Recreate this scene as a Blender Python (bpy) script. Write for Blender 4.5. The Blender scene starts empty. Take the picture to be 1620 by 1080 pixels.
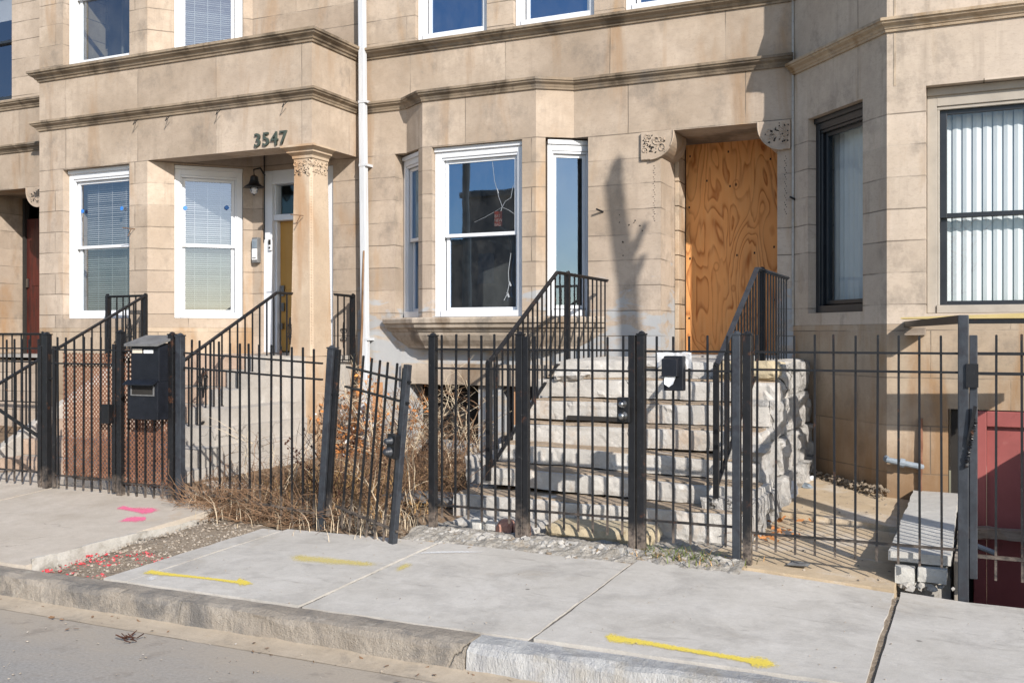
import bpy, bmesh, math, random
from mathutils import Vector, Matrix, noise
rnd = random.Random(7)
S = bpy.context.scene
COL = S.collection
PI = math.pi
# ------------------------------------------------------------------ surveyed viewpoint (only used to read dimensions off the photo)
F, TH, CAMH, HY = 1575.0, math.radians(25.0), 1.5, 530.0
CT, ST = math.cos(TH), math.sin(TH)
def X_at(px, Y):
    return Y*math.tan(math.atan((px-810)/F)-TH)
def Z_at(px, py, Y):
    d = Y/(CT+ST*(px-810)/F)
    return CAMH-(py-HY)*d/F
def lerp(a, b, t): return a+(b-a)*t
def interp(pts, x):
    if x <= pts[0][0]: return pts[0][1]
    for (a, b), (c, d) in zip(pts, pts[1:]):
        if x <= c: return lerp(b, d, (x-a)/(c-a))
    return pts[-1][1]
# ------------------------------------------------------------------ scene-graph helpers
WL = {}
def thing(name, label, cat, loc=(0, 0, 0), rot=(0, 0, 0), group=None):
    o = bpy.data.objects.new(name, None); COL.objects.link(o)
    o.location = loc; o.rotation_euler = rot; o.empty_display_size = .1
    o['label'] = label; o['category'] = cat
    if group: o['group'] = group
    WL[o.name] = Vector(loc)
    return o
def tag(o, label, cat, group=None, kind=None):
    o['label'] = label; o['category'] = cat
    if group: o['group'] = group
    if kind: o['kind'] = kind
    return o
class MB:
    def __init__(s): s.v = []; s.f = []; s.uv = []; s.mi = []; s.cur = 0
    def quad(s, pts, uv=None):
        i = len(s.v); s.v += [tuple(p) for p in pts]; s.f.append(tuple(range(i, i+len(pts)))); s.uv.append(uv); s.mi.append(s.cur)
    def mesh(s, vs, fs):
        i = len(s.v); s.v += [tuple(p) for p in vs]
        for f in fs: s.f.append(tuple(i+k for k in f)); s.uv.append(None); s.mi.append(s.cur)
    def box(s, x0, x1, y0, y1, z0, z1, M=None):
        vs = [(x0,y0,z0),(x1,y0,z0),(x1,y1,z0),(x0,y1,z0),(x0,y0,z1),(x1,y0,z1),(x1,y1,z1),(x0,y1,z1)]
        if M: vs = [M @ Vector(v) for v in vs]
        s.mesh(vs, [(0,3,2,1),(4,5,6,7),(0,1,5,4),(1,2,6,5),(2,3,7,6),(3,0,4,7)])
    def bar(s, p, q, w, h=None, up=(0, 0, 1)):
        p = Vector(p); q = Vector(q); h = h or w; d = (q-p).normalized(); u = Vector(up)
        if abs(d.dot(u)) > .98: u = Vector((0, 1, 0))
        a = d.cross(u).normalized()*w/2; b = a.cross(d).normalized()*h/2
        vs = [p-a-b, p+a-b, p+a+b, p-a+b, q-a-b, q+a-b, q+a+b, q-a+b]
        s.mesh(vs, [(0,1,2,3),(7,6,5,4),(0,4,5,1),(1,5,6,2),(2,6,7,3),(3,7,4,0)])
    def tube(s, pts, r, n=6, r1=None, cap=True):
        pts = [Vector(p) for p in pts]; m = len(pts); vs = []; fs = []
        ref = Vector((.3, .2, 1)).normalized()
        for i, p in enumerate(pts):
            d = (pts[min(i+1, m-1)]-pts[max(i-1, 0)])
            d = d.normalized() if d.length > 1e-9 else Vector((0, 0, 1))
            u = ref if abs(d.dot(ref)) < .95 else Vector((1, 0, 0))
            a = d.cross(u).normalized(); b = d.cross(a)
            rr = r if r1 is None else lerp(r, r1, i/(m-1))
            if isinstance(r, (list, tuple)): rr = r[i]
            for k in range(n):
                t = 2*PI*k/n; vs.append(p+(a*math.cos(t)+b*math.sin(t))*rr)
        for i in range(m-1):
            for k in range(n):
                k2 = (k+1) % n; fs.append((i*n+k, i*n+k2, (i+1)*n+k2, (i+1)*n+k))
        if cap: fs.append(tuple(range(n))); fs.append(tuple(range((m-1)*n+n-1, (m-1)*n-1, -1)))
        s.mesh(vs, fs)
    def prism(s, poly, dv):
        n = len(poly); dv = Vector(dv); a = [Vector(p) for p in poly]
        s.mesh(a+[p+dv for p in a], [tuple(range(n)), tuple(range(2*n-1, n-1, -1))]+[(i, n+i, n+(i+1) % n, (i+1) % n) for i in range(n)])
    def lathe(s, c, prof, n=16):
        vs = []; fs = []
        for (r, z) in prof:
            for k in range(n):
                t = 2*PI*k/n; vs.append((c[0]+r*math.cos(t), c[1]+r*math.sin(t), c[2]+z))
        for i in range(len(prof)-1):
            for k in range(n):
                k2 = (k+1) % n; fs.append((i*n+k, i*n+k2, (i+1)*n+k2, (i+1)*n+k))
        fs.append(tuple(range(n-1, -1, -1))); fs.append(tuple(range((len(prof)-1)*n, len(prof)*n)))
        s.mesh(vs, fs)
    def stone(s, c, r, sq=(1, 1, .7), seed=0, sub=1):
        bm = bmesh.new(); bmesh.ops.create_icosphere(bm, subdivisions=sub, radius=1)
        M = Matrix.Rotation(rnd.random()*6, 3, 'Z') @ Matrix.Rotation(rnd.random()*.6, 3, 'X')
        vs = []
        for v in bm.verts:
            k = .75+.5*noise.noise(v.co*1.3+Vector((seed*3.1, seed*1.7, seed)))
            p = M @ Vector((v.co.x*sq[0]*k, v.co.y*sq[1]*k, v.co.z*sq[2]*k))*r
            vs.append((c[0]+p.x, c[1]+p.y, c[2]+p.z))
        bm.verts.index_update()
        fs = [tuple(v.index for v in f.verts) for f in bm.faces]; bm.free()
        s.mesh(vs, fs)
    def rough_box(s, x0, x1, y0, y1, z0, z1, step=.06, amp=.015, sc=4., seed=0, edge=.02, shear=None, flake=None):
        bm = bmesh.new(); bmesh.ops.create_cube(bm, size=1)
        L = (x1-x0, y1-y0, z1-z0); sc = sc*.45
        for ax in range(3):
            n = max(1, int(L[ax]/step))
            es = [e for e in bm.edges if abs((e.verts[0].co-e.verts[1].co)[ax]) > .9]
            if n > 1: bmesh.ops.subdivide_edges(bm, edges=es, cuts=n-1, use_grid_fill=True)
        bm.verts.index_update()
        c = Vector(((x0+x1)/2, (y0+y1)/2, (z0+z1)/2)); vs = []
        for v in bm.verts:
            p = Vector([v.co[k]*L[k] for k in range(3)])
            # pull edges in for worn arrises
            ne = sum(1 for k in range(3) if abs(abs(v.co[k])-.5) < 1e-4)
            w = c+p
            nv = noise.noise_vector(w*sc+Vector((seed, seed*2, 0)))+.3*noise.noise_vector(w*sc*4+Vector((0, seed, 5)))+.22*noise.noise_vector(w*sc*11+Vector((3, seed, 5)))
            if ne >= 2:
                e = edge*(.5+abs(noise.noise(w*6+Vector((seed, 0, 0))))*1.8)
                for k in range(3):
                    if abs(abs(v.co[k])-.5) < 1e-4: w[k] -= math.copysign(e, v.co[k])
            w = w+nv*amp
            if flake:
                fa, fx, fz = flake; dq = noise.noise_vector(w*5+Vector((seed, 3, 1)))*.35
                cl = noise.cell(Vector((w.x*fx+dq.x+seed*7, w.y*fx+dq.y, w.z*fz+dq.z*.6)))
                c2 = noise.cell(Vector((w.x*fx*2.3+dq.y+seed, w.y*fx*2.3+3, w.z*fz*1.7+dq.x)))
                if abs(v.co.y+.5) < 1e-4: w.y += fa*(cl*1.1+c2*.5-.4)
                if abs(v.co.x-.5) < 1e-4: w.x -= fa*(cl*1.1+c2*.5-.4)
                if abs(v.co.z-.5) < 1e-4 and abs(v.co.y+.5) < .12: w.z -= fa*.6*max(0, c2-.45)
            if shear: w.z += shear*(w.x-c.x)
            vs.append(w)
        fs = [tuple(v.index for v in f.verts) for f in bm.faces]; bm.free()
        s.mesh(vs, fs)
    # planar wall A->B (seen from the street A is left), openings as (u0,u1,z0,z1); outward = right-hand side of A->B
    def wall(s, A, B, z0, z1, holes=(), t=.3, back=True, ends=False):
        A = Vector((A[0], A[1])); B = Vector((B[0], B[1])); L = (B-A).length; d = (B-A)/L; n = Vector((d.y, -d.x))
        P = lambda u, z, w=0: (A.x+d.x*u-n.x*w, A.y+d.y*u-n.y*w, z)
        us = sorted(set([0, L]+[h[0] for h in holes]+[h[1] for h in holes])); zs = sorted(set([z0, z1]+[h[2] for h in holes]+[h[3] for h in holes]))
        us = [u for u in us if -1e-6 <= u <= L+1e-6]; zs = [z for z in zs if z0-1e-6 <= z <= z1+1e-6]
        off = A.x*1.37
        U = lambda u, z: (u+off, z)
        for i in range(len(us)-1):
            for j in range(len(zs)-1):
                uc = (us[i]+us[i+1])/2; zc = (zs[j]+zs[j+1])/2
                if any(h[0] < uc < h[1] and h[2] < zc < h[3] for h in holes): continue
                a, b, c, e = us[i], us[i+1], zs[j], zs[j+1]
                s.quad([P(a, c), P(b, c), P(b, e), P(a, e)], [U(a, c), U(b, c), U(b, e), U(a, e)])
                if back: s.quad([P(b, c, t), P(a, c, t), P(a, e, t), P(b, e, t)], [U(b, c), U(a, c), U(a, e), U(b, e)])
        def rev(u0, u1, za, zb, edge=False):
            q = [
                ([P(u0, za), P(u0, zb), P(u0, zb, t), P(u0, za, t)], [(u0+off, za), (u0+off, zb), (u0+off+t, zb), (u0+off+t, za)]),
                ([P(u1, zb), P(u1, za), P(u1, za, t), P(u1, zb, t)], [(u1+off, zb), (u1+off, za), (u1+off+t, za), (u1+off+t, zb)]),
                ([P(u0, zb), P(u1, zb), P(u1, zb, t), P(u0, zb, t)], [(u0+off, zb), (u1+off, zb), (u1+off, zb+.01), (u0+off, zb+.01)]),
                ([P(u1, za), P(u0, za), P(u0, za, t), P(u1, za, t)], [(u1+off, za), (u0+off, za), (u0+off, za+.01), (u1+off, za+.01)])]
            for pts, uv in q:
                if edge: pts = pts[::-1]; uv = uv[::-1]
                s.quad(pts, uv)
        for h in holes: rev(h[0], h[1], max(h[2], z0), min(h[3], z1))
        s.quad([P(0, z0, t), P(L, z0, t), P(L, z0), P(0, z0)], [U(0, z0), U(L, z0), U(L, z0+.01), U(0, z0+.01)])
        if ends:
            s.quad([P(0, z0), P(0, z0, t), P(0, z1, t), P(0, z1)], [U(0, z0), U(t, z0), U(t, z1), U(0, z1)])
            s.quad([P(L, z0, t), P(L, z0), P(L, z1), P(L, z1, t)], [U(L+t, z0), U(L, z0), U(L, z1), U(L+t, z1)])
    def sweep(s, path, prof, closed_ends=True):
        """profile [(out,z)] swept along a plan path (left->right seen from the street), mitred"""
        P = [Vector((p[0], p[1])) for p in path]; m = len(P); k = len(prof); vs = []
        ns = []
        for i in range(m-1):
            d = (P[i+1]-P[i]).normalized(); ns.append(Vector((d.y, -d.x)))
        for i in range(m):
            if i == 0: o = ns[0]
            elif i == m-1: o = ns[-1]
            else:
                o = (ns[i-1]+ns[i]); o = o/(o.dot(ns[i]))
            for (w, z) in prof: vs.append((P[i].x+o.x*w, P[i].y+o.y*w, z))
        fs = []
        for i in range(m-1):
            for j in range(k):
                j2 = (j+1) % k; fs.append((i*k+j, i*k+j2, (i+1)*k+j2, (i+1)*k+j))
        if closed_ends: fs.append(tuple(range(k-1, -1, -1))); fs.append(tuple(range((m-1)*k, m*k)))
        s.mesh(vs, fs)
    def build(s, name, mat, parent=None, local=False, bevel=0, smooth=False, solid=0):
        me = bpy.data.meshes.new(name)
        off = Vector((0, 0, 0))
        if parent is not None and not local: off = WL.get(parent.name, Vector((0, 0, 0)))
        me.from_pydata([(v[0]-off.x, v[1]-off.y, v[2]-off.z) for v in s.v], [], s.f)
        if any(u is not None for u in s.uv):
            ul = me.uv_layers.new(name='UVMap'); li = 0
            for f, u in zip(s.f, s.uv):
                for k in range(len(f)):
                    if u: ul.data[li].uv = u[k]
                    li += 1
        mats = mat if isinstance(mat, (list, tuple)) else [mat]
        for m in mats: me.materials.append(m)
        if len(mats) > 1: me.polygons.foreach_set('material_index', s.mi)
        if smooth: me.polygons.foreach_set('use_smooth', [True]*len(me.polygons))
        me.validate(); me.update()
        o = bpy.data.objects.new(name, me); COL.objects.link(o)
        if parent is not None: o.parent = parent; WL[o.name] = off if not local else WL.get(parent.name, off)
        if bevel:
            b = o.modifiers.new('bevel', 'BEVEL'); b.width = bevel; b.segments = 2; b.limit_method = 'ANGLE'; b.angle_limit = math.radians(40)
        if solid:
            b = o.modifiers.new('solid', 'SOLIDIFY'); b.thickness = solid
        return o
def dup(o, loc, parent):
    c = o.copy(); COL.objects.link(c); c.parent = parent; c.location = loc; return c
def noisy(p, sc, seed=0.): return noise.noise(Vector((p[0]*sc+seed, p[1]*sc-seed, (p[2] if len(p) > 2 else 0)*sc+seed*.3)))
# ------------------------------------------------------------------ materials
class NT:
    def __init__(s, name):
        s.m = bpy.data.materials.new(name); s.m.use_nodes = True; s.t = s.m.node_tree; s.n = s.t.nodes; s.l = s.t.links
        s.b = s.n['Principled BSDF']; s.out = s.n['Material Output']
    def new(s, k, **kw):
        x = s.n.new(k)
        for a, b in kw.items(): setattr(x, a, b)
        return x
    def link(s, a, b): s.l.new(a, b)
    def val(s, sock, v):
        if hasattr(v, 'is_output') or isinstance(v, bpy.types.NodeSocket): s.link(v, sock)
        else: sock.default_value = v
    def pos(s, scale=(1, 1, 1)):
        g = s.new('ShaderNodeNewGeometry'); mp = s.new('ShaderNodeMapping'); mp.inputs['Scale'].default_value = scale
        s.link(g.outputs['Position'], mp.inputs['Vector']); return mp.outputs[0]
    def obj(s, scale=(1, 1, 1)):
        g = s.new('ShaderNodeTexCoord'); mp = s.new('ShaderNodeMapping'); mp.inputs['Scale'].default_value = scale
        s.link(g.outputs['Object'], mp.inputs['Vector']); return mp.outputs[0]
    def noise(s, vec, scale, detail=6, rough=.6, dist=0.):
        x = s.new('ShaderNodeTexNoise'); x.inputs['Scale'].default_value = scale; x.inputs['Detail'].default_value = detail
        x.inputs['Roughness'].default_value = rough; x.inputs['Distortion'].default_value = dist
        s.link(vec, x.inputs['Vector']); return x.outputs['Fac']
    def ramp(s, fac, stops):
        r = s.new('ShaderNodeValToRGB'); e = r.color_ramp.elements
        while len(e) < len(stops): e.new(.5)
        for i, (p, c) in enumerate(stops):
            e[i].position = p; e[i].color = (c, c, c, 1) if not isinstance(c, (tuple, list)) else (c[0], c[1], c[2], 1)
        s.link(fac, r.inputs[0]); return r.outputs[0]
    def mix(s, fac, a, b, mode='MIX'):
        x = s.new('ShaderNodeMix', data_type='RGBA', blend_type=mode)
        s.val(x.inputs[0], fac)
        for sock, v in ((x.inputs[6], a), (x.inputs[7], b)):
            s.val(sock, (v[0], v[1], v[2], 1) if isinstance(v, tuple) else v)
        return x.outputs[2]
    def math(s, op, a, b=0., clamp=False):
        x = s.new('ShaderNodeMath', operation=op, use_clamp=clamp); s.val(x.inputs[0], a); s.val(x.inputs[1], b); return x.outputs[0]
    def bump(s, h, strength=.3, dist=.01, prev=None):
        x = s.new('ShaderNodeBump'); x.inputs['Strength'].default_value = strength; x.inputs['Distance'].default_value = dist
        s.link(h, x.inputs['Height'])
        if prev is not None: s.link(prev, x.inputs['Normal'])
        return x.outputs[0]
    def done(s, col, rough=.85, normal=None, spec=.3, metal=0.):
        s.val(s.b.inputs['Base Color'], (col[0], col[1], col[2], 1) if isinstance(col, tuple) else col)
        s.val(s.b.inputs['Roughness'], rough); s.b.inputs['Specular IOR Level'].default_value = spec; s.val(s.b.inputs['Metallic'], metal)
        if normal is not None: s.link(normal, s.b.inputs['Normal'])
        return s.m
M = {}
def stone_mat(name, c0, c1, stain, joints=None, soot=.5, bumpk=.35, streak=(.54, .74), blue=False, lowdirt=None):
    t = NT(name); p = t.pos()
    n1 = t.noise(p, 1.1, 7, .62); n2 = t.noise(p, 9, 6, .65); n3 = t.noise(p, 60, 4, .6)
    c = t.ramp(n1, [(.36, c0), (.64, c1)])
    c = t.mix(t.ramp(n2, [(.42, 0.), (.68, .27)]), c, tuple(k*.7 for k in c0))
    n4 = t.noise(p, .45, 4, .5); c = t.mix(t.ramp(n4, [(.42, 0.), (.62, .3)]), c, (c1[0]*.95, c1[1]*.97, c1[2]*1.05))
    n5 = t.noise(t.pos((1, 1, 2.4)), 26, 6, .7); c = t.mix(t.ramp(n5, [(.52, 0.), (.7, .3)]), c, tuple(k*.6 for k in c0))
    st = t.noise(t.pos((1.6, 1.6, .35)), 1.5, 7, .6, .6)
    c = t.mix(t.math('MULTIPLY', t.ramp(st, [(streak[0], 0.), (streak[1], 1.)]), .85), c, stain)
    so = t.noise(t.pos((1, 1, .8)), 2.3, 9, .72)
    c = t.mix(t.math('MULTIPLY', t.ramp(so, [(.53, 0.), (.68, 1.)]), soot), c, (.16, .14, .12))
    dr = t.noise(t.pos((7, 7, .5)), 1.3, 6, .65, .2); c = t.mix(t.math('MULTIPLY', t.math('MULTIPLY', t.ramp(dr, [(.52, 0.), (.72, 1.)]), t.ramp(n1, [(.42, 0.), (.6, 1.)])), soot*.9), c, (.2, .16, .125))
    sp = t.ramp(n3, [(.63, 0.), (.72, 1.)]); c = t.mix(t.math('MULTIPLY', sp, .36), c, (.2, .16, .12))
    if blue:  # grey-blue parging on the lower wall
        g = t.new('ShaderNodeNewGeometry'); sx = t.new('ShaderNodeSeparateXYZ'); t.link(g.outputs['Position'], sx.inputs[0])
        z = t.math('ADD', sx.outputs[2], t.math('MULTIPLY', t.math('SUBTRACT', t.noise(t.pos((1, 1, 2.2)), 2.1, 6, .6, .5), .5), 2.6))
        k = t.math('MULTIPLY', t.ramp(t.math('MULTIPLY', z, .25), [(.43, 1.), (.47, 0.)]), t.ramp(sx.outputs[0], [(0., 1.), (.01, 1.)]))
        c = t.mix(t.math('MULTIPLY', t.math('MULTIPLY', k, .85), t.ramp(t.noise(t.pos((1, 1, 2.5)), 3.2, 6, .6, .6), [(.36, 0.), (.5, 1.)])), c, t.mix(n1, (.27, .3, .335), (.42, .43, .435)))
    if lowdirt is not None:
        g = t.new('ShaderNodeNewGeometry'); sx = t.new('ShaderNodeSeparateXYZ'); t.link(g.outputs['Position'], sx.inputs[0])
        z = t.math('ADD', sx.outputs[2], t.math('MULTIPLY', t.math('SUBTRACT', n1, .5), 1.2))
        c = t.mix(t.math('MULTIPLY', t.ramp(z, [(.15, 1.), (.95, 0.)]), .75), c, lowdirt)
    hn = t.math('ADD', t.math('MULTIPLY', n2, .5), t.math('MULTIPLY', n3, .25)); nb = None
    if joints:
        bw, bh, ms = joints
        u = t.new('ShaderNodeUVMap'); mp = t.new('ShaderNodeMapping'); mp.inputs['Location'].default_value = (20, -3.75+.2817*60, 0)
        ww = t.new('ShaderNodeVectorMath', operation='ADD'); wn = t.new('ShaderNodeTexNoise'); wn.inputs['Scale'].default_value = 3.; t.link(p, wn.inputs['Vector'])
        wv = t.new('ShaderNodeVectorMath', operation='MULTIPLY'); t.link(wn.outputs['Color'], wv.inputs[0]); wv.inputs[1].default_value = (.012, .012, 0)
        t.link(u.outputs[0], mp.inputs['Vector']); t.link(mp.outputs[0], ww.inputs[0]); t.link(wv.outputs[0], ww.inputs[1])
        b = t.new('ShaderNodeTexBrick'); b.offset = .5; b.offset_frequency = 2
        b.inputs['Scale'].default_value = 1; b.inputs['Mortar Size'].default_value = ms; b.inputs['Mortar Smooth'].default_value = .25
        b.inputs['Brick Width'].default_value = bw; b.inputs['Row Height'].default_value = bh; b.inputs['Bias'].default_value = 0
        b.inputs['Color1'].default_value = (.87, .855, .84, 1); b.inputs['Color2'].default_value = (1.07, 1.06, 1.05, 1); b.inputs['Mortar'].default_value = (1, 1, 1, 1)
        t.link(ww.outputs[0], b.inputs['Vector'])
        c = t.mix(1., c, b.outputs['Color'], 'MULTIPLY')
        br = t.ramp(t.noise(p, 1.8, 4), [(.38, .12), (.56, .8)])
        c = t.mix(t.math('MULTIPLY', b.outputs['Fac'], br), c, (.13, .105, .08))
        nb = t.bump(t.math('SUBTRACT', 1., t.math('MULTIPLY', b.outputs['Fac'], br)), .6, .008)
    nb = t.bump(hn, bumpk, .012, nb)
    return t.done(c, t.ramp(n2, [(.3, .95), (.8, .8)]), nb, .2)
def plain(name, c0, c1, rough=.8, sc=8, bump=.2, spec=.3, spots=None, metal=0., stretch=(1, 1, 1), space='pos', bd=.008):
    t = NT(name); p = t.pos(stretch) if space == 'pos' else t.obj(stretch)
    n = t.noise(p, sc, 7, .65); n2 = t.noise(p, sc*7, 4, .6)
    c = t.ramp(n, [(.3, c0), (.7, c1)])
    if spots:
        for (col, s, lo, hi, k) in spots:
            c = t.mix(t.math('MULTIPLY', t.ramp(t.noise(p, s, 8, .7, .3), [(lo, 0.), (hi, 1.)]), k), c, col)
    nb = t.bump(t.math('ADD', n, t.math('MULTIPLY', n2, .4)), bump, bd)
    return t.done(c, rough, nb, spec, metal)
SA, SB = (.335, .27, .207), (.465, .385, .308)
M['stone'] = stone_mat('stone_courses', SA, SB, (.33, .2, .1), (2.9, .2817, .007), .5)
M['stone_blue'] = stone_mat('stone_courses_parged', SA, SB, (.36, .23, .12), (2.2, .2817, .007), .5, blue=True)
M['band'] = stone_mat('stone_band', SA, SB, (.30, .2, .12), (1.3, 30., .006), .5, streak=(.54, .74))
M['column'] = stone_mat('stone_column', (.39, .295, .205), (.51, .405, .295), (.34, .19, .09), None, .15, streak=(.5, .72))
M['stone_grey'] = stone_mat('stone_courses_pale', (.44, .365, .29), (.54, .46, .375), (.36, .26, .17), (3.3, .2817, .007), .5)
M['band_grey'] = stone_mat('stone_band_pale', (.42, .35, .28), (.54, .46, .375), (.3, .22, .14), (1.5, 30., .008), .55)
M['base'] = stone_mat('stone_base', (.36, .285, .205), (.46, .375, .285), (.3, .18, .09), (1.25, .42, .006), .5, streak=(.47, .64), lowdirt=(.19, .115, .06))
M['base_c'] = stone_mat('stone_base_parged', (.37, .31, .24), (.48, .41, .325), (.3, .18, .09), None, .5, blue=True)
M['soffit'] = stone_mat('stone_soffit', (.3, .2, .1), (.46, .33, .19), (.16, .07, .03), None, .6, streak=(.45, .6))
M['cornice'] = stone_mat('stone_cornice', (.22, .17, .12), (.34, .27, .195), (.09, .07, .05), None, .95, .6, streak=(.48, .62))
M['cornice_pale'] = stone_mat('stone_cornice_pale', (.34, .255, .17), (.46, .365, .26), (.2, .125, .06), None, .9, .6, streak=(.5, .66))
M['ledge'] = stone_mat('stone_ledge', (.33, .27, .21), (.45, .385, .31), (.15, .1, .06), None, .95, .7, streak=(.5, .65))
M['iron'] = iron = plain('painted_iron', (.004, .0042, .005), (.009, .0095, .0115), .45, 14, .15, .5, [((.12, .05, .022), 9, .64, .72, .7), ((.12, .115, .11), 34, .66, .74, .3)])
M['iron_grey'] = plain('weathered_iron', (.016, .019, .024), (.042, .048, .058), .45, 9, .25, .5, [((.16, .08, .04), 7, .64, .74, .5), ((.02, .02, .025), 14, .5, .6, .8)])
M['white'] = plain('white_vinyl', (.6, .615, .64), (.67, .685, .705), .4, 3, .05, .4, [((.6, .58, .54), 5, .6, .8, .35)])
M['darkframe'] = plain('dark_window_frame', (.012, .014, .018), (.022, .025, .03), .35, 4, .05, .5)
M['greyframe'] = plain('grey_window_frame', (.13, .13, .125), (.19, .19, .18), .4, 4, .05, .5)
M['jamb'] = plain('taupe_jamb', (.3, .27, .23), (.38, .34, .29), .6, 5, .1)
M['blind'] = plain('white_blind', (.37, .375, .375), (.44, .445, .445), .55, 2, .0, .3)
M['vblind'] = plain('vertical_blind', (.47, .49, .49), (.53, .55, .55), .6, 2, .0, .3)
M['plaster'] = plain('interior_plaster', (.25, .24, .23), (.3, .29, .27), .9, 2, .1)
M['dark'] = plain('black_and_hole_shade', (.02, .018, .016), (.03, .027, .024), .9, 4, .1)  # near-black for black parts, and for shade painted into hollows and gaps
M['red'] = plain('red_paint', (.25, .068, .062), (.31, .09, .082), .5, 3, .12, .35, [((.2, .06, .055), 2.2, .5, .7, .5), ((.13, .04, .035), 9, .6, .7, .5), ((.4, .2, .18), 5, .62, .72, .4)])
M['reddoor'] = plain('dark_red_door', (.05, .011, .008), (.1, .018, .012), .45, 6, .25, .45, [((.02, .01, .01), 3, .45, .6, .8)], stretch=(6, 6, .6))
M['gold'] = plain('ochre_door', (.4, .21, .045), (.46, .25, .06), .45, 3, .05, .4)
M['chrome'] = plain('brushed_metal', (.2, .2, .2), (.32, .32, .32), .34, 12, .1, .5, metal=1.)
t = NT('painted_iron_rusting'); p = t.pos(); n = t.noise(p, 14, 7, .65); g = t.new('ShaderNodeNewGeometry'); sx = t.new('ShaderNodeSeparateXYZ'); t.link(g.outputs['Position'], sx.inputs[0])
c = t.ramp(n, [(.3, (.004, .0042, .005)), (.7, (.010, .0105, .0125))])
c = t.mix(t.math('MULTIPLY', t.ramp(t.noise(p, 9, 8, .7, .3), [(.6, 0.), (.7, 1.)]), .7), c, (.11, .045, .02))
c = t.mix(t.math('MULTIPLY', t.ramp(t.noise(p, 38, 6, .7), [(.62, 0.), (.72, 1.)]), .35), c, (.15, .145, .14))
zz = t.math('ADD', sx.outputs[2], t.math('MULTIPLY', t.math('SUBTRACT', t.noise(p, 7, 5, .6), .5), .5))
c = t.mix(t.math('MULTIPLY', t.ramp(zz, [(.08, .75), (.26, 0.)]), t.ramp(t.noise(p, 21, 5, .7), [(.35, 0.), (.55, 1.)])), c, (.2, .16, .13))
M['iron'] = t.done(c, .45, t.bump(n, .15, .008), .45)
M['mailbox'] = plain('black_sheet_metal', (.006, .007, .010), (.013, .015, .021), .45, 8, .15, .3, [((.2, .2, .22), 19, .66, .75, .45), ((.1, .06, .04), 6, .68, .75, .6)])
M['greymetal'] = plain('galvanised_lid', (.09, .09, .09), (.17, .17, .17), .55, 9, .2, .4, [((.24, .23, .22), 17, .55, .7, .5)])
M['paper'] = plain('white_paper', (.78, .78, .78), (.84, .84, .84), .7, 8, .1)
M['rust'] = plain('rusty_mesh', (.16, .075, .045), (.28, .14, .09), .9, 12, .4, .2)
M['redprimer'] = plain('red_primer', (.25, .06, .04), (.3, .09, .06), .7, 9, .2)
M['wood'] = plain('grey_board', (.28, .25, .215), (.42, .385, .34), .9, 5, .5, .2, [((.12, .1, .08), 9, .58, .7, .7)], stretch=(5, .5, 5))
M['woodup'] = plain('grey_upright_board', (.2, .17, .14), (.34, .3, .25), .9, 5, .5, .2, [((.1, .08, .06), 9, .58, .7, .7)], stretch=(6, 6, .5))
M['beam'] = plain('weathered_beam', (.16, .125, .095), (.32, .27, .22), .9, 5, .6, .2, [((.1, .04, .02), 6, .6, .68, .8)], stretch=(.7, 5, 5))
M['yellowwood'] = plain('treated_plank', (.40, .31, .13), (.5, .4, .19), .7, 5, .3, .3, [((.3, .2, .06), 5, .55, .7, .6)], stretch=(.6, 6, 6))
M['brownwood'] = plain('brown_board', (.36, .19, .1), (.5, .28, .15), .8, 5, .3, .3, stretch=(6, 6, .6))
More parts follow.
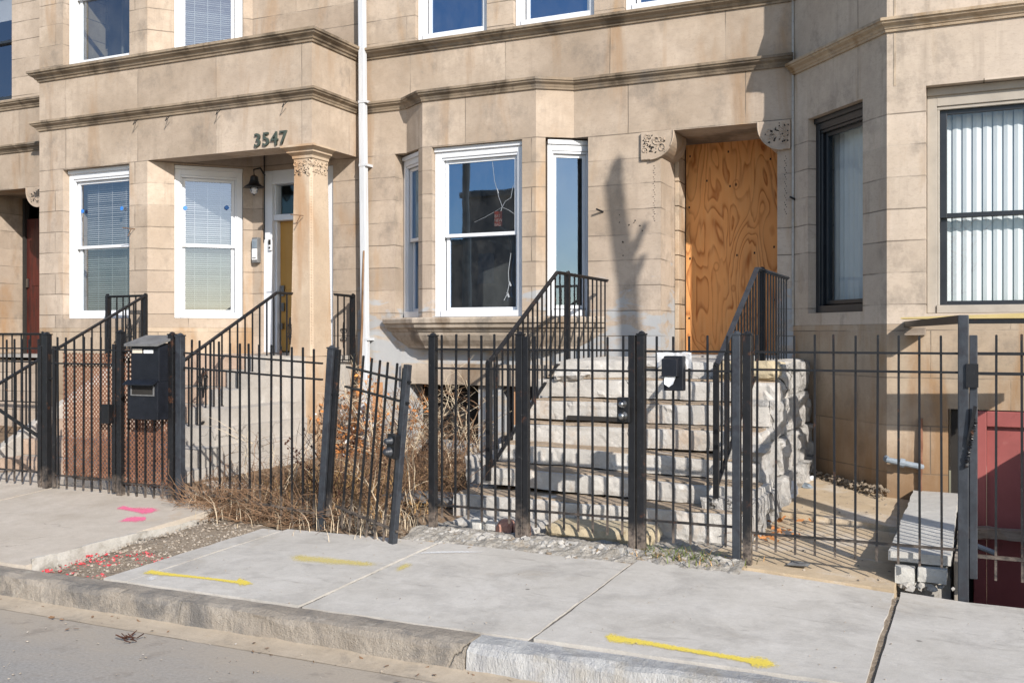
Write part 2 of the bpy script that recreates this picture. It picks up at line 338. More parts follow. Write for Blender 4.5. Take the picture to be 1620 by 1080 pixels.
def CON(nm, a, b, sp, bp=.3, st=(1, 1, 1), crack=0., broom=0., bd=.012):
    t = NT(nm); p = t.pos(st); n = t.noise(p, 1.6, 8, .7); n2 = t.noise(p, 14, 7, .7); n3 = t.noise(p, 95, 4, .7)
    c = t.ramp(n, [(.32, a), (.68, b)])
    c = t.mix(t.math('MULTIPLY', t.ramp(n2, [(.4, 0.), (.72, 1.)]), .3), c, tuple(k*.68 for k in a))
    for (col, s, lo, hi, k) in sp: c = t.mix(t.math('MULTIPLY', t.ramp(t.noise(p, s, 8, .72, .4), [(lo, 0.), (hi, 1.)]), k), c, col)
    c = t.mix(t.math('MULTIPLY', t.ramp(n3, [(.58, 0.), (.7, 1.)]), .3), c, tuple(k*.45 for k in a))
    c = t.mix(t.math('MULTIPLY', t.ramp(n3, [(.3, 1.), (.42, 0.)]), .2), c, tuple(min(.8, k*1.5) for k in b))
    h = t.math('ADD', t.math('MULTIPLY', n2, .7), t.math('MULTIPLY', n3, .35))
    if crack:
        v = t.new('ShaderNodeTexVoronoi', feature='DISTANCE_TO_EDGE'); v.inputs['Scale'].default_value = .75
        ad = t.new('ShaderNodeVectorMath', operation='ADD'); nz = t.new('ShaderNodeTexNoise'); nz.inputs['Scale'].default_value = 2.4; nz.inputs['Detail'].default_value = 5; t.link(p, nz.inputs['Vector'])
        sc_ = t.new('ShaderNodeVectorMath', operation='SCALE'); t.link(nz.outputs['Color'], sc_.inputs[0]); sc_.inputs['Scale'].default_value = .5
        t.link(p, ad.inputs[0]); t.link(sc_.outputs[0], ad.inputs[1]); t.link(ad.outputs[0], v.inputs['Vector'])
        k = t.math('MULTIPLY', t.ramp(v.outputs['Distance'], [(.0, 1.), (.005, 0.)]), t.ramp(t.noise(p, .9, 3), [(.5, 0.), (.6, crack)]))
        c = t.mix(k, c, tuple(q*.25 for q in a)); h = t.math('SUBTRACT', h, k)
    if broom:
        vo = t.new('ShaderNodeTexVoronoi'); vo.inputs['Scale'].default_value = 3.3; t.link(p, vo.inputs['Vector'])
        sp_ = t.math('MULTIPLY', t.ramp(vo.outputs['Distance'], [(.035, .8), (.06, 0.)]), t.ramp(t.noise(p, 1.3, 2), [(.5, 0.), (.56, 1.)])); c = t.mix(sp_, c, (.12, .11, .1))
        st_ = t.noise(t.pos((1.2, 4.5, 1)), 1.7, 7, .7, .8); c = t.mix(t.math('MULTIPLY', t.ramp(st_, [(.58, 0.), (.68, 1.)]), .38), c, (.2, .18, .155))
        br = t.noise(t.pos((2., 130, 1)), 1., 3, .6); h = t.math('ADD', h, t.math('MULTIPLY', br, broom)); c = t.mix(t.math('MULTIPLY', t.ramp(br, [(.4, 0.), (.7, 1.)]), .1), c, tuple(k*.6 for k in a))
    return t.done(c, t.ramp(n2, [(.3, .95), (.7, .8)]), t.bump(h, bp, bd), .22)
M['slab'] = CON('new_concrete', (.44, .41, .365), (.535, .505, .46), [((.27, .25, .225), 2.2, .5, .66, .5), ((.34, .27, .18), 1.1, .58, .74, .4), ((.24, .23, .22), 45, .7, .77, .5), ((.66, .64, .61), 6, .62, .72, .4)], .3, crack=.0, broom=.5)
M['oldslab'] = CON('old_concrete', (.42, .365, .30), (.52, .46, .39), [((.33, .28, .22), 2.4, .5, .72, .5), ((.2, .17, .14), 30, .68, .76, .55), ((.42, .29, .16), 1.1, .6, .72, .55)], .4, crack=.7)
M['slabedge'] = CON('chalky_slab_edge', (.36, .34, .3), (.48, .455, .42), [((.2, .18, .15), 5, .5, .65, .7)], .7)
M['curb'] = CON('worn_curb', (.25, .215, .175), (.39, .345, .29), [((.13, .125, .12), 2.6, .5, .64, .8), ((.1, .12, .16), 1.4, .66, .72, .5), ((.55, .5, .43), 8, .63, .72, .6), ((.1, .09, .08), 22, .62, .72, .5), ((.5, .46, .39), 3.1, .6, .68, .5)], 1., crack=.8, bd=.03)
M['newcurb'] = CON('pale_curb', (.36, .355, .345), (.5, .495, .48), [((.28, .28, .29), 5, .5, .62, .75), ((.2, .2, .2), 18, .62, .72, .6), ((.3, .26, .2), 1.7, .5, .62, .6)], 1., (1, 1, .4), bd=.03)
M['court'] = CON('sandy_paving', (.41, .315, .205), (.52, .415, .29), [((.28, .2, .13), 2.2, .53, .68, .5), ((.56, .53, .48), 1.6, .52, .66, .7), ((.25, .2, .15), 5, .56, .68, .5), ((.2, .17, .14), 26, .68, .76, .55)], .5, crack=.6)
M['step'] = CON('worn_step', (.40, .375, .34), (.57, .545, .505), [((.4, .28, .18), 2.2, .55, .68, .6), ((.22, .215, .21), 5, .55, .66, .7), ((.74, .72, .69), 9, .6, .7, .6), ((.12, .115, .11), 24, .65, .73, .6), ((.24, .225, .205), 3.1, .58, .68, .4)], .8, crack=.9, bd=.014)
M['tread'] = CON('worn_tread', (.34, .255, .175), (.45, .355, .26), [((.3, .25, .2), 3, .52, .66, .6), ((.68, .65, .6), 7, .6, .7, .5), ((.13, .12, .11), 24, .65, .73, .6)], 1., crack=.8, bd=.03)
M['rubblewall'] = CON('rough_cheek_stone', (.32, .305, .285), (.52, .5, .47), [((.2, .2, .2), 4, .52, .64, .7), ((.45, .33, .2), 2.2, .6, .7, .5), ((.1, .1, .1), 13, .6, .68, .7)], 1., crack=.9, bd=.04)
M['parge'] = CON('grey_parging', (.34, .315, .28), (.45, .415, .375), [((.3, .28, .25), 1.9, .52, .66, .5), ((.62, .6, .56), 3, .58, .7, .5), ((.15, .14, .13), 8, .64, .74, .5), ((.3, .22, .15), 1.1, .56, .68, .5)], .5, crack=.7)
M['pinkstep'] = CON('brown_step', (.38, .27, .2), (.5, .38, .29), [((.22, .15, .1), 3, .52, .66, .6), ((.6, .52, .44), 5, .6, .72, .5)], .5)
M['cmu'] = CON('concrete_block', (.42, .41, .38), (.54, .525, .49), [((.25, .24, .22), 30, .6, .7, .6)], .8)
M['brick'] = CON('broken_brick', (.36, .17, .12), (.52, .3, .23), [((.6, .57, .52), 6, .55, .65, .6)], .8)
M['yellowstone'] = CON('yellowish_stone', (.38, .31, .2), (.47, .4, .28), [((.25, .18, .1), 7, .55, .65, .7)], .9)
# asphalt with dusty gutter
M['jointsoil'] = plain('joint_grit', (.09, .08, .07), (.2, .185, .165), .95, 40, .6, .1)
t = NT('asphalt'); p = t.pos()
a = t.noise(p, 55, 5, .7); b = t.noise(t.pos((.5, 1.6, 1)), 1.2, 8, .65, .4)
c = t.ramp(a, [(.3, (.19, .183, .174)), (.7, (.33, .32, .305))])
g = t.new('ShaderNodeNewGeometry'); sx = t.new('ShaderNodeSeparateXYZ'); t.link(g.outputs['Position'], sx.inputs[0])
yy = t.math('ADD', sx.outputs[1], t.math('MULTIPLY', t.math('SUBTRACT', b, .5), 1.5))
dust = t.ramp(t.math('MULTIPLY', yy, .2), [(.70, .15), (.86, .9)])
c = t.mix(dust, c, (.36, .305, .24))
c = t.mix(t.math('MULTIPLY', t.ramp(t.noise(p, 4, 8, .7), [(.56, 0.), (.66, 1.)]), .5), c, (.2, .17, .14))
c = t.mix(t.math('MULTIPLY', t.ramp(t.noise(p, 90, 3, .6), [(.67, 0.), (.74, 1.)]), .5), c, (.6, .57, .52))
M['asphalt'] = t.done(c, .9, t.bump(a, .5, .008), .25)
# dirt, gravel
M['dirt'] = plain('dry_soil', (.17, .115, .075), (.28, .2, .13), .95, 5, .7, .1, [((.12, .085, .055), 6, .5, .65, .6), ((.45, .41, .36), 18, .6, .7, .5)], bd=.03)
M['gravel'] = plain('gravel_bed', (.2, .155, .11), (.34, .28, .215), .95, 22, .9, .1, [((.09, .08, .07), 40, .55, .65, .7), ((.55, .52, .48), 50, .6, .68, .7)], bd=.02)
M['pebble'] = plain('pebble', (.25, .205, .16), (.4, .35, .29), .9, 9, .4, .2, [((.14, .125, .11), 5, .5, .6, .6), ((.62, .6, .57), 11, .58, .68, .6)])
M['redpebble'] = plain('sprayed_pebble', (.5, .04, .055), (.6, .07, .08), .7, 9, .3, .2, [((.4, .34, .3), 14, .5, .6, .7)])
M['mortar'] = plain('mortar_rubble', (.28, .265, .24), (.43, .41, .38), .95, 9, .6, .2, [((.2, .18, .16), 14, .55, .65, .6), ((.42, .32, .2), 3, .58, .68, .5)])
M['rubbledust'] = plain('rubble_dust', (.25, .225, .19), (.42, .395, .355), .95, 20, .9, .1, [((.13, .11, .09), 33, .54, .64, .7), ((.38, .28, .17), 3, .56, .66, .6), ((.6, .58, .54), 27, .6, .68, .6)], bd=.03)
# vegetation
M['straw'] = plain('dry_grass', (.3, .175, .075), (.46, .3, .135), .9, 6, .0, .15, [((.26, .16, .08), 4, .5, .65, .6)])
M['paleblade'] = plain('pale_stem', (.5, .4, .28), (.62, .52, .38), .9, 6, .0, .15)
M['twig'] = plain('brown_twig', (.12, .068, .038), (.27, .17, .105), .9, 5, .1, .15)
M['darktwig'] = plain('dark_weed', (.045, .02, .014), (.085, .04, .028), .9, 9, .1, .15)
M['deadleaf'] = plain('dead_leaf', (.3, .12, .045), (.5, .22, .075), .8, 12, .1, .2)
M['orangeleaf'] = plain('orange_leaf', (.55, .2, .05), (.66, .27, .08), .8, 12, .1, .2)
M['green'] = plain('weed_green', (.08, .12, .03), (.17, .19, .06), .7, 9, .1, .3)
M['bark'] = plain('street_tree_bark', (.1, .08, .06), (.18, .15, .12), .9, 8, .6)
M['bluep'] = plain('blue_paint_chip', (.14, .18, .22), (.27, .30, .33), .6, 9, .3)
M['bluesticker'] = plain('blue_sticker', (.03, .17, .55), (.05, .22, .6), .4, 9, .0)
M['tarp'] = plain('grey_litter', (.4, .42, .45), (.62, .64, .66), .6, 9, .3)
M['farbrick'] = plain('far_brick', (.2, .12, .08), (.28, .17, .12), .9, 9, .2)
M['farwin'] = plain('far_window', (.05, .055, .06), (.08, .09, .1), .4, 9, 0)
# glass
def glass(name, tint, refl, gl=(1, 1, 1), dirt=.0):
    t = NT(name); t.n.remove(t.b)
    tr = t.new('ShaderNodeBsdfTransparent'); tr.inputs[0].default_value = (*tint, 1)
    gb = t.new('ShaderNodeBsdfGlossy'); gb.inputs['Roughness'].default_value = .015; gb.inputs[0].default_value = (*gl, 1)  # gl colours the reflections, painting the mirrored sky bluer
    fr = t.new('ShaderNodeLayerWeight'); fr.inputs['Blend'].default_value = .5
    k = t.math('ADD', t.math('MULTIPLY', t.math('POWER', fr.outputs['Facing'], 5.), .9), refl+.05, True)
    wav = t.bump(t.noise(t.pos(), 1.7, 2, .5), .03, .02); t.link(wav, gb.inputs['Normal'])
    mx = t.new('ShaderNodeMixShader'); t.link(k, mx.inputs[0]); t.link(tr.outputs[0], mx.inputs[1]); t.link(gb.outputs[0], mx.inputs[2])
    res = mx.outputs[0]
    if dirt:
        df = t.new('ShaderNodeBsdfDiffuse'); df.inputs[0].default_value = (.5, .5, .48, 1)
        m2 = t.new('ShaderNodeMixShader'); t.link(t.math('MULTIPLY', t.ramp(t.noise(t.pos((1, 1, .7)), 5, 9, .75), [(.35, 0.), (.8, 1.)]), dirt), m2.inputs[0])
        t.link(res, m2.inputs[1]); t.link(df.outputs[0], m2.inputs[2]); res = m2.outputs[0]
    t.link(res, t.out.inputs[0]); return t.m
M['glass'] = glass('window_glass', (.84, .86, .87), .15, (.6, .7, .92))
M['glass_dark'] = glass('window_glass_blued_reflection', (.5, .54, .56), .34, (.3, .5, .8), .06)
M['glass_clear'] = glass('window_glass_clear', (.95, .97, .98), .01, (.6, .85, 1.))
M['glass_side'] = glass('window_glass_side', (.5, .54, .56), .22, (.3, .45, .68), .06)
M['glass_low'] = glass('window_glass_screened', (.62, .67, .66), .13, (.6, .7, .9), .07)
t = NT('plastic_film'); t.n.remove(t.b)
tr = t.new('ShaderNodeBsdfTransparent'); df = t.new('ShaderNodeBsdfPrincipled'); df.inputs['Base Color'].default_value = (.85, .86, .88, 1); df.inputs['Roughness'].default_value = .2
mx = t.new('ShaderNodeMixShader'); t.link(t.ramp(t.noise(t.pos(), 30, 4), [(.3, .25), (.7, .8)]), mx.inputs[0]); t.link(tr.outputs[0], mx.inputs[1]); t.link(df.outputs[0], mx.inputs[2]); t.link(mx.outputs[0], t.out.inputs[0]); M['film'] = t.m
# plywood: cathedral grain
t = NT('plywood'); p = t.obj((1.7, 1.7, .42))
w = t.noise(p, 2.1, 2.5, .4, .7); rings = t.math('FRACT', t.math('MULTIPLY', w, 13.))
band = t.ramp(rings, [(0., 0.), (.6, .2), (.86, .9), (1., 0.)])
big = t.noise(t.obj((1.2, 1, .8)), 2.2, 4, .6)
c = t.mix(t.math('MULTIPLY', band, t.ramp(big, [(.36, .35), (.55, 1.)])), (.70, .325, .115), (.29, .08, .018))
c = t.mix(t.math('MULTIPLY', t.ramp(t.noise(t.obj((2, 2, .25)), 9, 5, .6), [(.45, 0.), (.7, 1.)]), .35), c, (.68, .4, .18))
v = t.new('ShaderNodeTexVoronoi'); v.inputs['Scale'].default_value = 3.1; t.link(t.obj((1.2, 1, .75)), v.inputs['Vector'])
c = t.mix(t.ramp(v.outputs['Distance'], [(.03, .9), (.06, 0.)]), c, (.05, .02, .01))
c = t.mix(t.ramp(t.math('ABSOLUTE', t.math('SUBTRACT', v.outputs['Distance'], .13)), [(.0, .55), (.035, 0.)]), c, (.36, .13, .04))
M['plywood'] = t.done(c, .75, t.bump(t.noise(t.obj((8, 8, .6)), 14, 4), .15, .004), .2)
# spray paints
def spray(name, col, lo, hi, sc=26, k=1.):
    t = NT(name); df = t.b; df.inputs['Base Color'].default_value = (*col, 1); df.inputs['Roughness'].default_value = .8
    tr = t.new('ShaderNodeBsdfTransparent'); mx = t.new('ShaderNodeMixShader')
    at = t.new('ShaderNodeAttribute'); at.attribute_name = 'cover'
    cv = t.math('ADD', at.outputs['Fac'], t.math('MULTIPLY', t.math('SUBTRACT', t.noise(t.pos(), 60, 6, .75), .5), 2.0))
    t.link(t.math('MULTIPLY', t.ramp(cv, [(.25, 0.), (.75, 1.)]), k), mx.inputs[0]); t.link(tr.outputs[0], mx.inputs[1]); t.link(df.outputs[0], mx.inputs[2]); t.link(mx.outputs[0], t.out.inputs[0]); return t.m
M['yellow'] = spray('yellow_spray', (.8, .62, .07), .25, .62, 75, .78)
M['yellowfaint'] = spray('faded_yellow_spray', (.74, .58, .08), .38, .72, 60, .42)
M['pink'] = spray('pink_spray', (.92, .16, .32), .25, .6, 60, .72)
M['redspray'] = spray('red_spray', (.75, .03, .06), .42, .6, 14)
M['whitespray'] = spray('white_chalk', (.75, .75, .74), .4, .62, 20, .6)
M['pipewhite'] = plain('weathered_white_pipe', (.46, .48, .505), (.54, .56, .585), .5, 4, .08, .35, [((.3, .17, .09), 3.4, .62, .72, .6), ((.36, .35, .33), 9, .56, .7, .5)], stretch=(6, 6, .5))
M['crackwhite'] = plain('glass_crack_white', (.3, .32, .34), (.4, .42, .44), .4, 9, 0)
M['digit'] = plain('verdigris_digit', (.035, .045, .038), (.07, .085, .07), .6, 20, .2)
ZL = 3.75
def frame(A, B):
    A = Vector((A[0], A[1])); B = Vector((B[0], B[1])); d = (B-A).normalized(); n = Vector((d.y, -d.x)); return A, d, n
def fpt(fr, u, w, z):
    A, d, n = fr; return (A.x+d.x*u-n.x*w, A.y+d.y*u-n.y*w, z)
def fbox(mb, fr, u0, u1, w0, w1, z0, z1):
    vs = [fpt(fr, u, w, z) for z in (z0, z1) for (u, w) in ((u0, w0), (u1, w0), (u1, w1), (u0, w1))]
    mb.mesh(vs, [(0,3,2,1),(4,5,6,7),(0,1,5,4),(1,2,6,5),(2,3,7,6),(3,0,4,7)])
def window(parent, A, B, u0, u1, z0, z1, sb=.1, fm='white', cw=.075, sash='white', gl=('glass', 'glass'), blind=None, split=.5, inner=None, head=.12, label=None, r=.042):
    fr = frame(A, B); e = .004
    u0 += e; u1 -= e; z0 += e; z1 -= e
    m = MB()
    fbox(m, fr, u0, u0+cw, sb, sb+.16, z0, z1); fbox(m, fr, u1-cw, u1, sb, sb+.16, z0, z1)
    fbox(m, fr, u0+cw, u1-cw, sb, sb+.16, z1-head, z1); fbox(m, fr, u0+cw, u1-cw, sb-.015, sb+.16, z0, z0+.07)
    fbox(m, fr, u0-.0, u1+.0, sb-.025, sb-.001, z1-head*.42, z1)      # head trim
    fbox(m, fr, u0+cw, u1-cw, sb+.015, sb+.05, z1-head-.03, z1-head)
    fbox(m, fr, u0+cw, u0+cw+.022, sb+.02, sb+.05, z0+.07, z1-head-.03); fbox(m, fr, u1-cw-.022, u1-cw, sb+.02, sb+.05, z0+.07, z1-head-.03)
    w = m.build('window', M[fm], parent, bevel=.004)
    if label: w['label'] = label
    a, b = u0+cw+.022, u1-cw-.022; lo, hi = z0+.07, z1-head-.03; mid = lerp(lo, hi, split)
    for (zz0, zz1, w0, nm, g) in ((mid-.02, hi, sb+.055, 'sash', gl[0]), (lo, mid+.02, sb+.095, 'sash', gl[1])):
        m = MB(); fbox(m, fr, a, a+r, w0, w0+.035, zz0, zz1); fbox(m, fr, b-r, b, w0, w0+.035, zz0, zz1)
        fbox(m, fr, a+r, b-r, w0, w0+.035, zz0, zz0+.04); fbox(m, fr, a+r, b-r, w0, w0+.035, zz1-.04, zz1)
        m.build('sash', M[sash], w, bevel=.003)
        m = MB(); q = w0+.018
        m.quad([fpt(fr, a+r-.005, q, zz0+.035), fpt(fr, b-r+.005, q, zz0+.035), fpt(fr, b-r+.005, q, zz1-.035), fpt(fr, a+r-.005, q, zz1-.035)])
        m.build('pane', M[g], w)
    if blind == 'mini':
        m = MB(); n = int((hi-lo)/.027)
        for i in range(n):
            z = lo+.01+i*.027+.003*noisy((i, u0), .9); c = sb+.20; s = .007+.004*noisy((i, z0), .7)
            m.quad([fpt(fr, a+.03, c-.011, z-s), fpt(fr, b-.03, c-.011, z-s), fpt(fr, b-.03, c+.011, z+s), fpt(fr, a+.03, c+.011, z+s)])
        for q in (.25, .5, .75):
            uu = lerp(a, b, q); fbox(m, fr, uu-.003, uu+.003, sb+.183, sb+.186, lo, hi)
        m.build('blind', M['blind'], w)
    if blind == 'vertical':
        m = MB(); n = int((b-a)/.082)
        for i in range(n+1):
            u = a-.01+i*.082; c = sb+.21
            pts = [(-.052, -.014), (-.02, -.02), (.018, -.004), (.05, .016)]
            for (p, q), (p2, q2) in zip(pts, pts[1:]):
                m.quad([fpt(fr, u+p, c+q, lo-.03), fpt(fr, u+p2, c+q2, lo-.03), fpt(fr, u+p2, c+q2, hi+.03), fpt(fr, u+p, c+q, hi+.03)])
        m.box(0, 0, 0, 0, 0, 0) if False else None; m.build('blind', M['vblind'], w)
    if blind == 'shade':
        m = MB(); fbox(m, fr, a, b, sb+.2, sb+.205, lerp(lo, hi, .72), hi+.03); m.build('blind', M['blind'], w)
    return w
def cornice_prof(z0, z1, out):
    h = z1-z0
    return [(-.03, z0), (.02, z0), (.025, z0+.16*h), (.35*out, z0+.22*h), (.45*out, z0+.38*h), (.8*out, z0+.55*h), (.86*out, z0+.68*h), (out, z0+.72*h), (out, z0+.93*h), (.6*out, z1), (-.03, z1+.02)]
def shell(parent, x0, x1, yf, plan):
    m = MB(); yb = 14.5
    m.box(x0, x1, yb, yb+.2, -.3, 8.0); m.box(x0, x0+.02, yf+.35, yb, 1.3, 8.0); m.box(x1-.02, x1, yf+.35, yb, 1.3, 8.0)
    m.box(x0, x1, yf+.45, yb, 1.15, 1.2); m.box(x0, x1, yf+.45, yb, 4.25, 4.5)
    m.box(x0, x1, yf+1.6, yf+1.65, 1.2, 4.25) if plan == 'dark' else None  # unseen cross wall added to darken the room behind the bay
    m.build('interior', M['plaster'], parent)
# =============================================================== rowhouse 3547
HL = thing('rowhouse', 'tan stone rowhouse with projecting porch roof on a square column and number 3547', 'rowhouse', (-9.4, 9.64, 0))
P0, P1, P2, P3 = (-11.65, 9.64), (-9.68, 9.64), (-8.77, 10.6), (-7.10, 10.6)
LW1 = (.45, 1.66); LW2 = (.33, 1.2)
m = MB()
m.wall(P0, P1, 1.60, ZL, [(*LW1, 1.72, 3.735)]); m.wall(P1, P2, 1.60, 3.98, [(*LW2, 1.72, 3.72)], .25)
m.wall(P2, P3, 1.25, 3.98, [(.16, 1.295, 1.27, 3.68)], .2)
m.wall(P0, P1, 5.03, 8., [(*LW1, 5.13, 7.1)]); m.wall(P1, P2, 5.03, 8., [(*LW2, 5.13, 7.1)], .25); m.wall(P2, P3, 5.03, 8., [], .2)
m.wall((-11.65, 10.6), P0, -.3, 8., [], .2)
m.build('wall', M['stone'], HL)
m = MB()
C4 = (-7.10, 9.64)
for z0, z1 in ((ZL, 4.36), (4.36, 5.04)):
    m.wall(P0, C4, z0, z1, [], .36); m.wall(C4, P3, z0, z1, [], .3)
m.build('frieze', M['band'], HL)
m = MB(); m.box(-9.9, -7.42, 10.0, 10.6, 3.99, 4.03); m.build('soffit', M['soffit'], HL)
m = MB(); m.box(-11.6, -7.12, 9.7, 10.59, 4.94, 5.03); m.build('porch_roof', M['soffit'], HL); m = MB(); m.box(-11.65, -7.1, 9.66, 14.6, 8.0, 8.2); m.build('roof', M['soffit'], HL)
m = MB(); path = [(-11.65, 10.6), P0, C4, P3]
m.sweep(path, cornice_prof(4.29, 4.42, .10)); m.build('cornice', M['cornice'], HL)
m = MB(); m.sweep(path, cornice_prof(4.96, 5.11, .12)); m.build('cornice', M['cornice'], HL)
m = MB(); m.wall(P0, P1, -.3, 1.598, [], .3); m.wall(P1, P2, -.3, 1.598, [], .25)
m.wall((-9.2, 10.5), (-7.1, 10.5), -.3, 1.24, [], .1)
m.build('base_wall', M['base'], HL)
window(HL, P0, P1, *LW1, 1.72, 3.735, blind='mini', gl=('glass', 'glass_low'))
window(HL, P1, P2, *LW2, 1.72, 3.72, sb=.05, blind='mini', gl=('glass', 'glass_low'))
window(HL, P0, P1, *LW1, 5.13, 7.1, gl=('glass_low', 'glass_low'), blind='shade')
window(HL, P1, P2, *LW2, 5.13, 7.1, sb=.05, gl=('glass_low', 'glass_low'), blind='mini')
shell(HL, -11.4, -7.3, 10.5, '')
# blue stickers on the panes
for (wd, u, z) in (((P0, P1), .66, 3.18), ((P0, P1), 1.38, 3.18), ((P1, P2), .47, 3.17), ((P1, P2), 1.0, 3.2)):
    fr = frame(*wd); m = MB(); sbk = .12 if wd[0] == P0 else .075
    m.prism([fpt(fr, u+.028*math.cos(k*PI/6), sbk+.02, z+.028*math.sin(k*PI/6)) for k in range(12)], (0, -.003, 0))
    m.build('pane_sticker', M['bluesticker'], HL)
# porch door
fr = frame(P2, P3); m = MB(); a, b = .16, 1.295
fbox(m, fr, a, a+.14, .03, .2, 1.27, 3.68); fbox(m, fr, b-.12, b, .03, .2, 1.27, 3.68); fbox(m, fr, a+.14, b-.12, .03, .2, 3.5, 3.68)
fbox(m, fr, a+.14, b-.12, .06, .2, 3.02, 3.1); fbox(m, fr, a+.14, a+.165, .1, .2, 1.27, 3.02); fbox(m, fr, a+.14, a+.16, .08, .2, 3.1, 3.5)
w = m.build('door_frame', M['white'], HL, bevel=.006)
m = MB(); m.quad([fpt(fr, a+.16, .14, 3.1), fpt(fr, b-.12, .14, 3.1), fpt(fr, b-.12, .14, 3.5), fpt(fr, a+.16, .14, 3.5)]); m.build('transom_pane', M['glass_clear'], w)
m = MB(); fbox(m, fr, a+.165, b-.12, .17, .22, 1.29, 3.02)
for (z0, z1) in ((1.45, 1.95), (2.1, 2.85)):
    for (u0, u1) in ((a+.27, a+.45), (a+.53, a+.71)): fbox(m, fr, u0, u1, .162, .17, z0, z1)
dr = m.build('door', M['gold'], HL, bevel=.005)
m = MB(); fbox(m, fr, a+.185, a+.245, .14, .17, 2.02, 2.16); fbox(m, fr, a+.19, a+.245, .14, .17, 1.82, 1.93); fbox(m, fr, a+.195, a+.235, .12, .17, 1.58, 1.66); m.build('lock', M['chrome'], dr)
# corner column with carved capital
m = MB()
for (z0, z1, w0, w1) in ((1.25, 3.45, .0, .02),):
    x0, x1, y0, y1 = -7.41, -7.10, 9.645, 10.03
    vs = []
    for (z, g) in ((1.25, -.01), (1.4, 0), (3.5, .03), (3.62, .025)):
        vs += [(x0+g, y0+g, z), (x1-g-.03, y0+g, z), (x1-g, y0+g+.03, z), (x1-g, y1-g, z), (x0+g, y1-g, z)]
    fs = []
    for i in range(3):
        for k in range(5): fs.append((i*5+k, i*5+(k+1) % 5, (i+1)*5+(k+1) % 5, (i+1)*5+k))
    m.mesh(vs, fs)
col_ = m.build('column', M['column'], HL)
m = MB(); cx0, cx1, cy0, cy1 = -7.385, -7.125, 9.67, 10.0
pth = [(cx0, cy1), (cx0, cy0), (cx1, cy0), (cx1, cy1)]
m.sweep(pth, [(-.02, 3.60), (.012, 3.60), (.015, 3.63), (.05, 3.66), (.06, 3.665), (.06, 3.685), (.10, 3.715), (.115, 3.72), (.115, 3.745), (-.02, 3.745)])
m.box(cx0, cx1, cy0, cy1, 3.59, 3.74)
m.build('capital', M['column'], col_)
m = MB(); R2 = random.Random(3)
def curl(mb, c, r, ax, turns=1.2, t=.007, a0=0, sgn=1):
    pts = []
    for i in range(14):
        q = i/13; rr = r*(1-.75*q); an = a0+sgn*turns*2*PI*q
        pts.append((c[0]+ax[0]*rr*math.cos(an), c[1]+ax[1]*rr*math.cos(an), c[2]+rr*math.sin(an)))
    mb.tube(pts, t, 5)
for k in range(4):
    curl(m, (-7.36+.07*k, 9.672, 3.54), .034, (1, 0), 1.3, .007, k*1.7, 1 if k % 2 else -1)
    curl(m, (-7.345+.06*k, 9.67, 3.45-.04*(k % 2)), .026, (1, 0), 1.1, .006, k)
    curl(m, (-7.124, 9.72+.075*k, 3.54), .034, (0, 1), 1.3, .007, k*1.7, 1 if k % 2 else -1)
    curl(m, (-7.122, 9.74+.07*k, 3.45), .026, (0, 1), 1.1, .006, k)
for i in range(64):
    z = 3.36-i*.031
    g = .0+.03*(z-1.4)/2
    for (x, y) in ((x0+g+.004, y0+g+.002), (x1-g-.012, y0+g+.012), (x1-g, y1-g-.004)):
        m.stone((x, y, z), .010, (1, 1, 1), i, 1)
m.build('carving', M['column'], col_)
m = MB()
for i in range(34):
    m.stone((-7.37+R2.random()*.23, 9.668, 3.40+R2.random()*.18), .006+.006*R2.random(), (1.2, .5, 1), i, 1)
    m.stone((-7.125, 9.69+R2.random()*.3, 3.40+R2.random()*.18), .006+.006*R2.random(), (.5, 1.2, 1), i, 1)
m.build('carving_shade', M['dark'], col_)  # dark lumps painting the shade between the capital's curls
# house number
for i, ch in enumerate('3547'):
    cu = bpy.data.curves.new('house_number', 'FONT'); cu.body = ch; cu.size = .225; cu.extrude = .012; cu.offset = .002; cu.resolution_u = 6
    tmp = bpy.data.objects.new('tmp', cu); COL.objects.link(tmp); bpy.context.view_layer.update()
    me = bpy.data.meshes.new_from_object(tmp); bpy.data.objects.remove(tmp)
    me.materials.clear(); me.materials.append(M['digit'])
    me.transform(Matrix.Translation((-7.945+i*.128+9.4, -.016, 3.782+.003*(i % 2))) @ Matrix.Rotation(PI/2, 4, 'X'))
    o = bpy.data.objects.new('house_number', me); COL.objects.link(o); o.parent = HL
# =============================================================== centre rowhouse
HC = thing('rowhouse', 'tan stone rowhouse with cracked bay window and plywood boarded doorway', 'rowhouse', (-4.4, 10.6, 0))
Q = [(-7.10, 10.6), (-6.38, 10.6), (-6.01, 10.35), (-4.526, 10.35), (-4.163, 10.6), (-1.72, 10.6)]
m = MB()
m.wall((-3.99, 10.6), (-1.72, 10.6), -.3, ZL, [(.85, 2.106, 1.28, 3.735)], .95)
m.wall((-7.10, 10.6), (-6.55, 10.6), 1.545, ZL, [], .3, ends=True)
m.wall(Q[2], Q[3], 1.7, ZL, [(.13, 1.31, 1.715, 3.735)], .2)
m.wall(Q[3], (-4.435, 10.4126), 1.7, ZL, [], .2, ends=True); m.wall((-6.101, 10.4115), Q[2], 1.7, ZL, [], .2, ends=True)
m.wall((-7.10, 10.6), (-1.72, 10.6), 5.03, 8., [(.845, 1.826, 5.12, 7.1), (2.173, 3.183, 5.12, 7.1), (3.535, 4.5, 5.12, 7.1)], .25)
m.build('wall', M['stone_blue'], HC)
m = MB()
for a, b in zip(Q, Q[1:]): m.wall(a, b, ZL, 4.36, [], .3)
m.wall(Q[0], Q[-1], 4.36, 5.04, [], .3)
m.build('frieze', M['band'], HC)
m = MB(); m.sweep(Q, cornice_prof(4.29, 4.42, .09)); m.build('cornice', M['cornice'], HC)
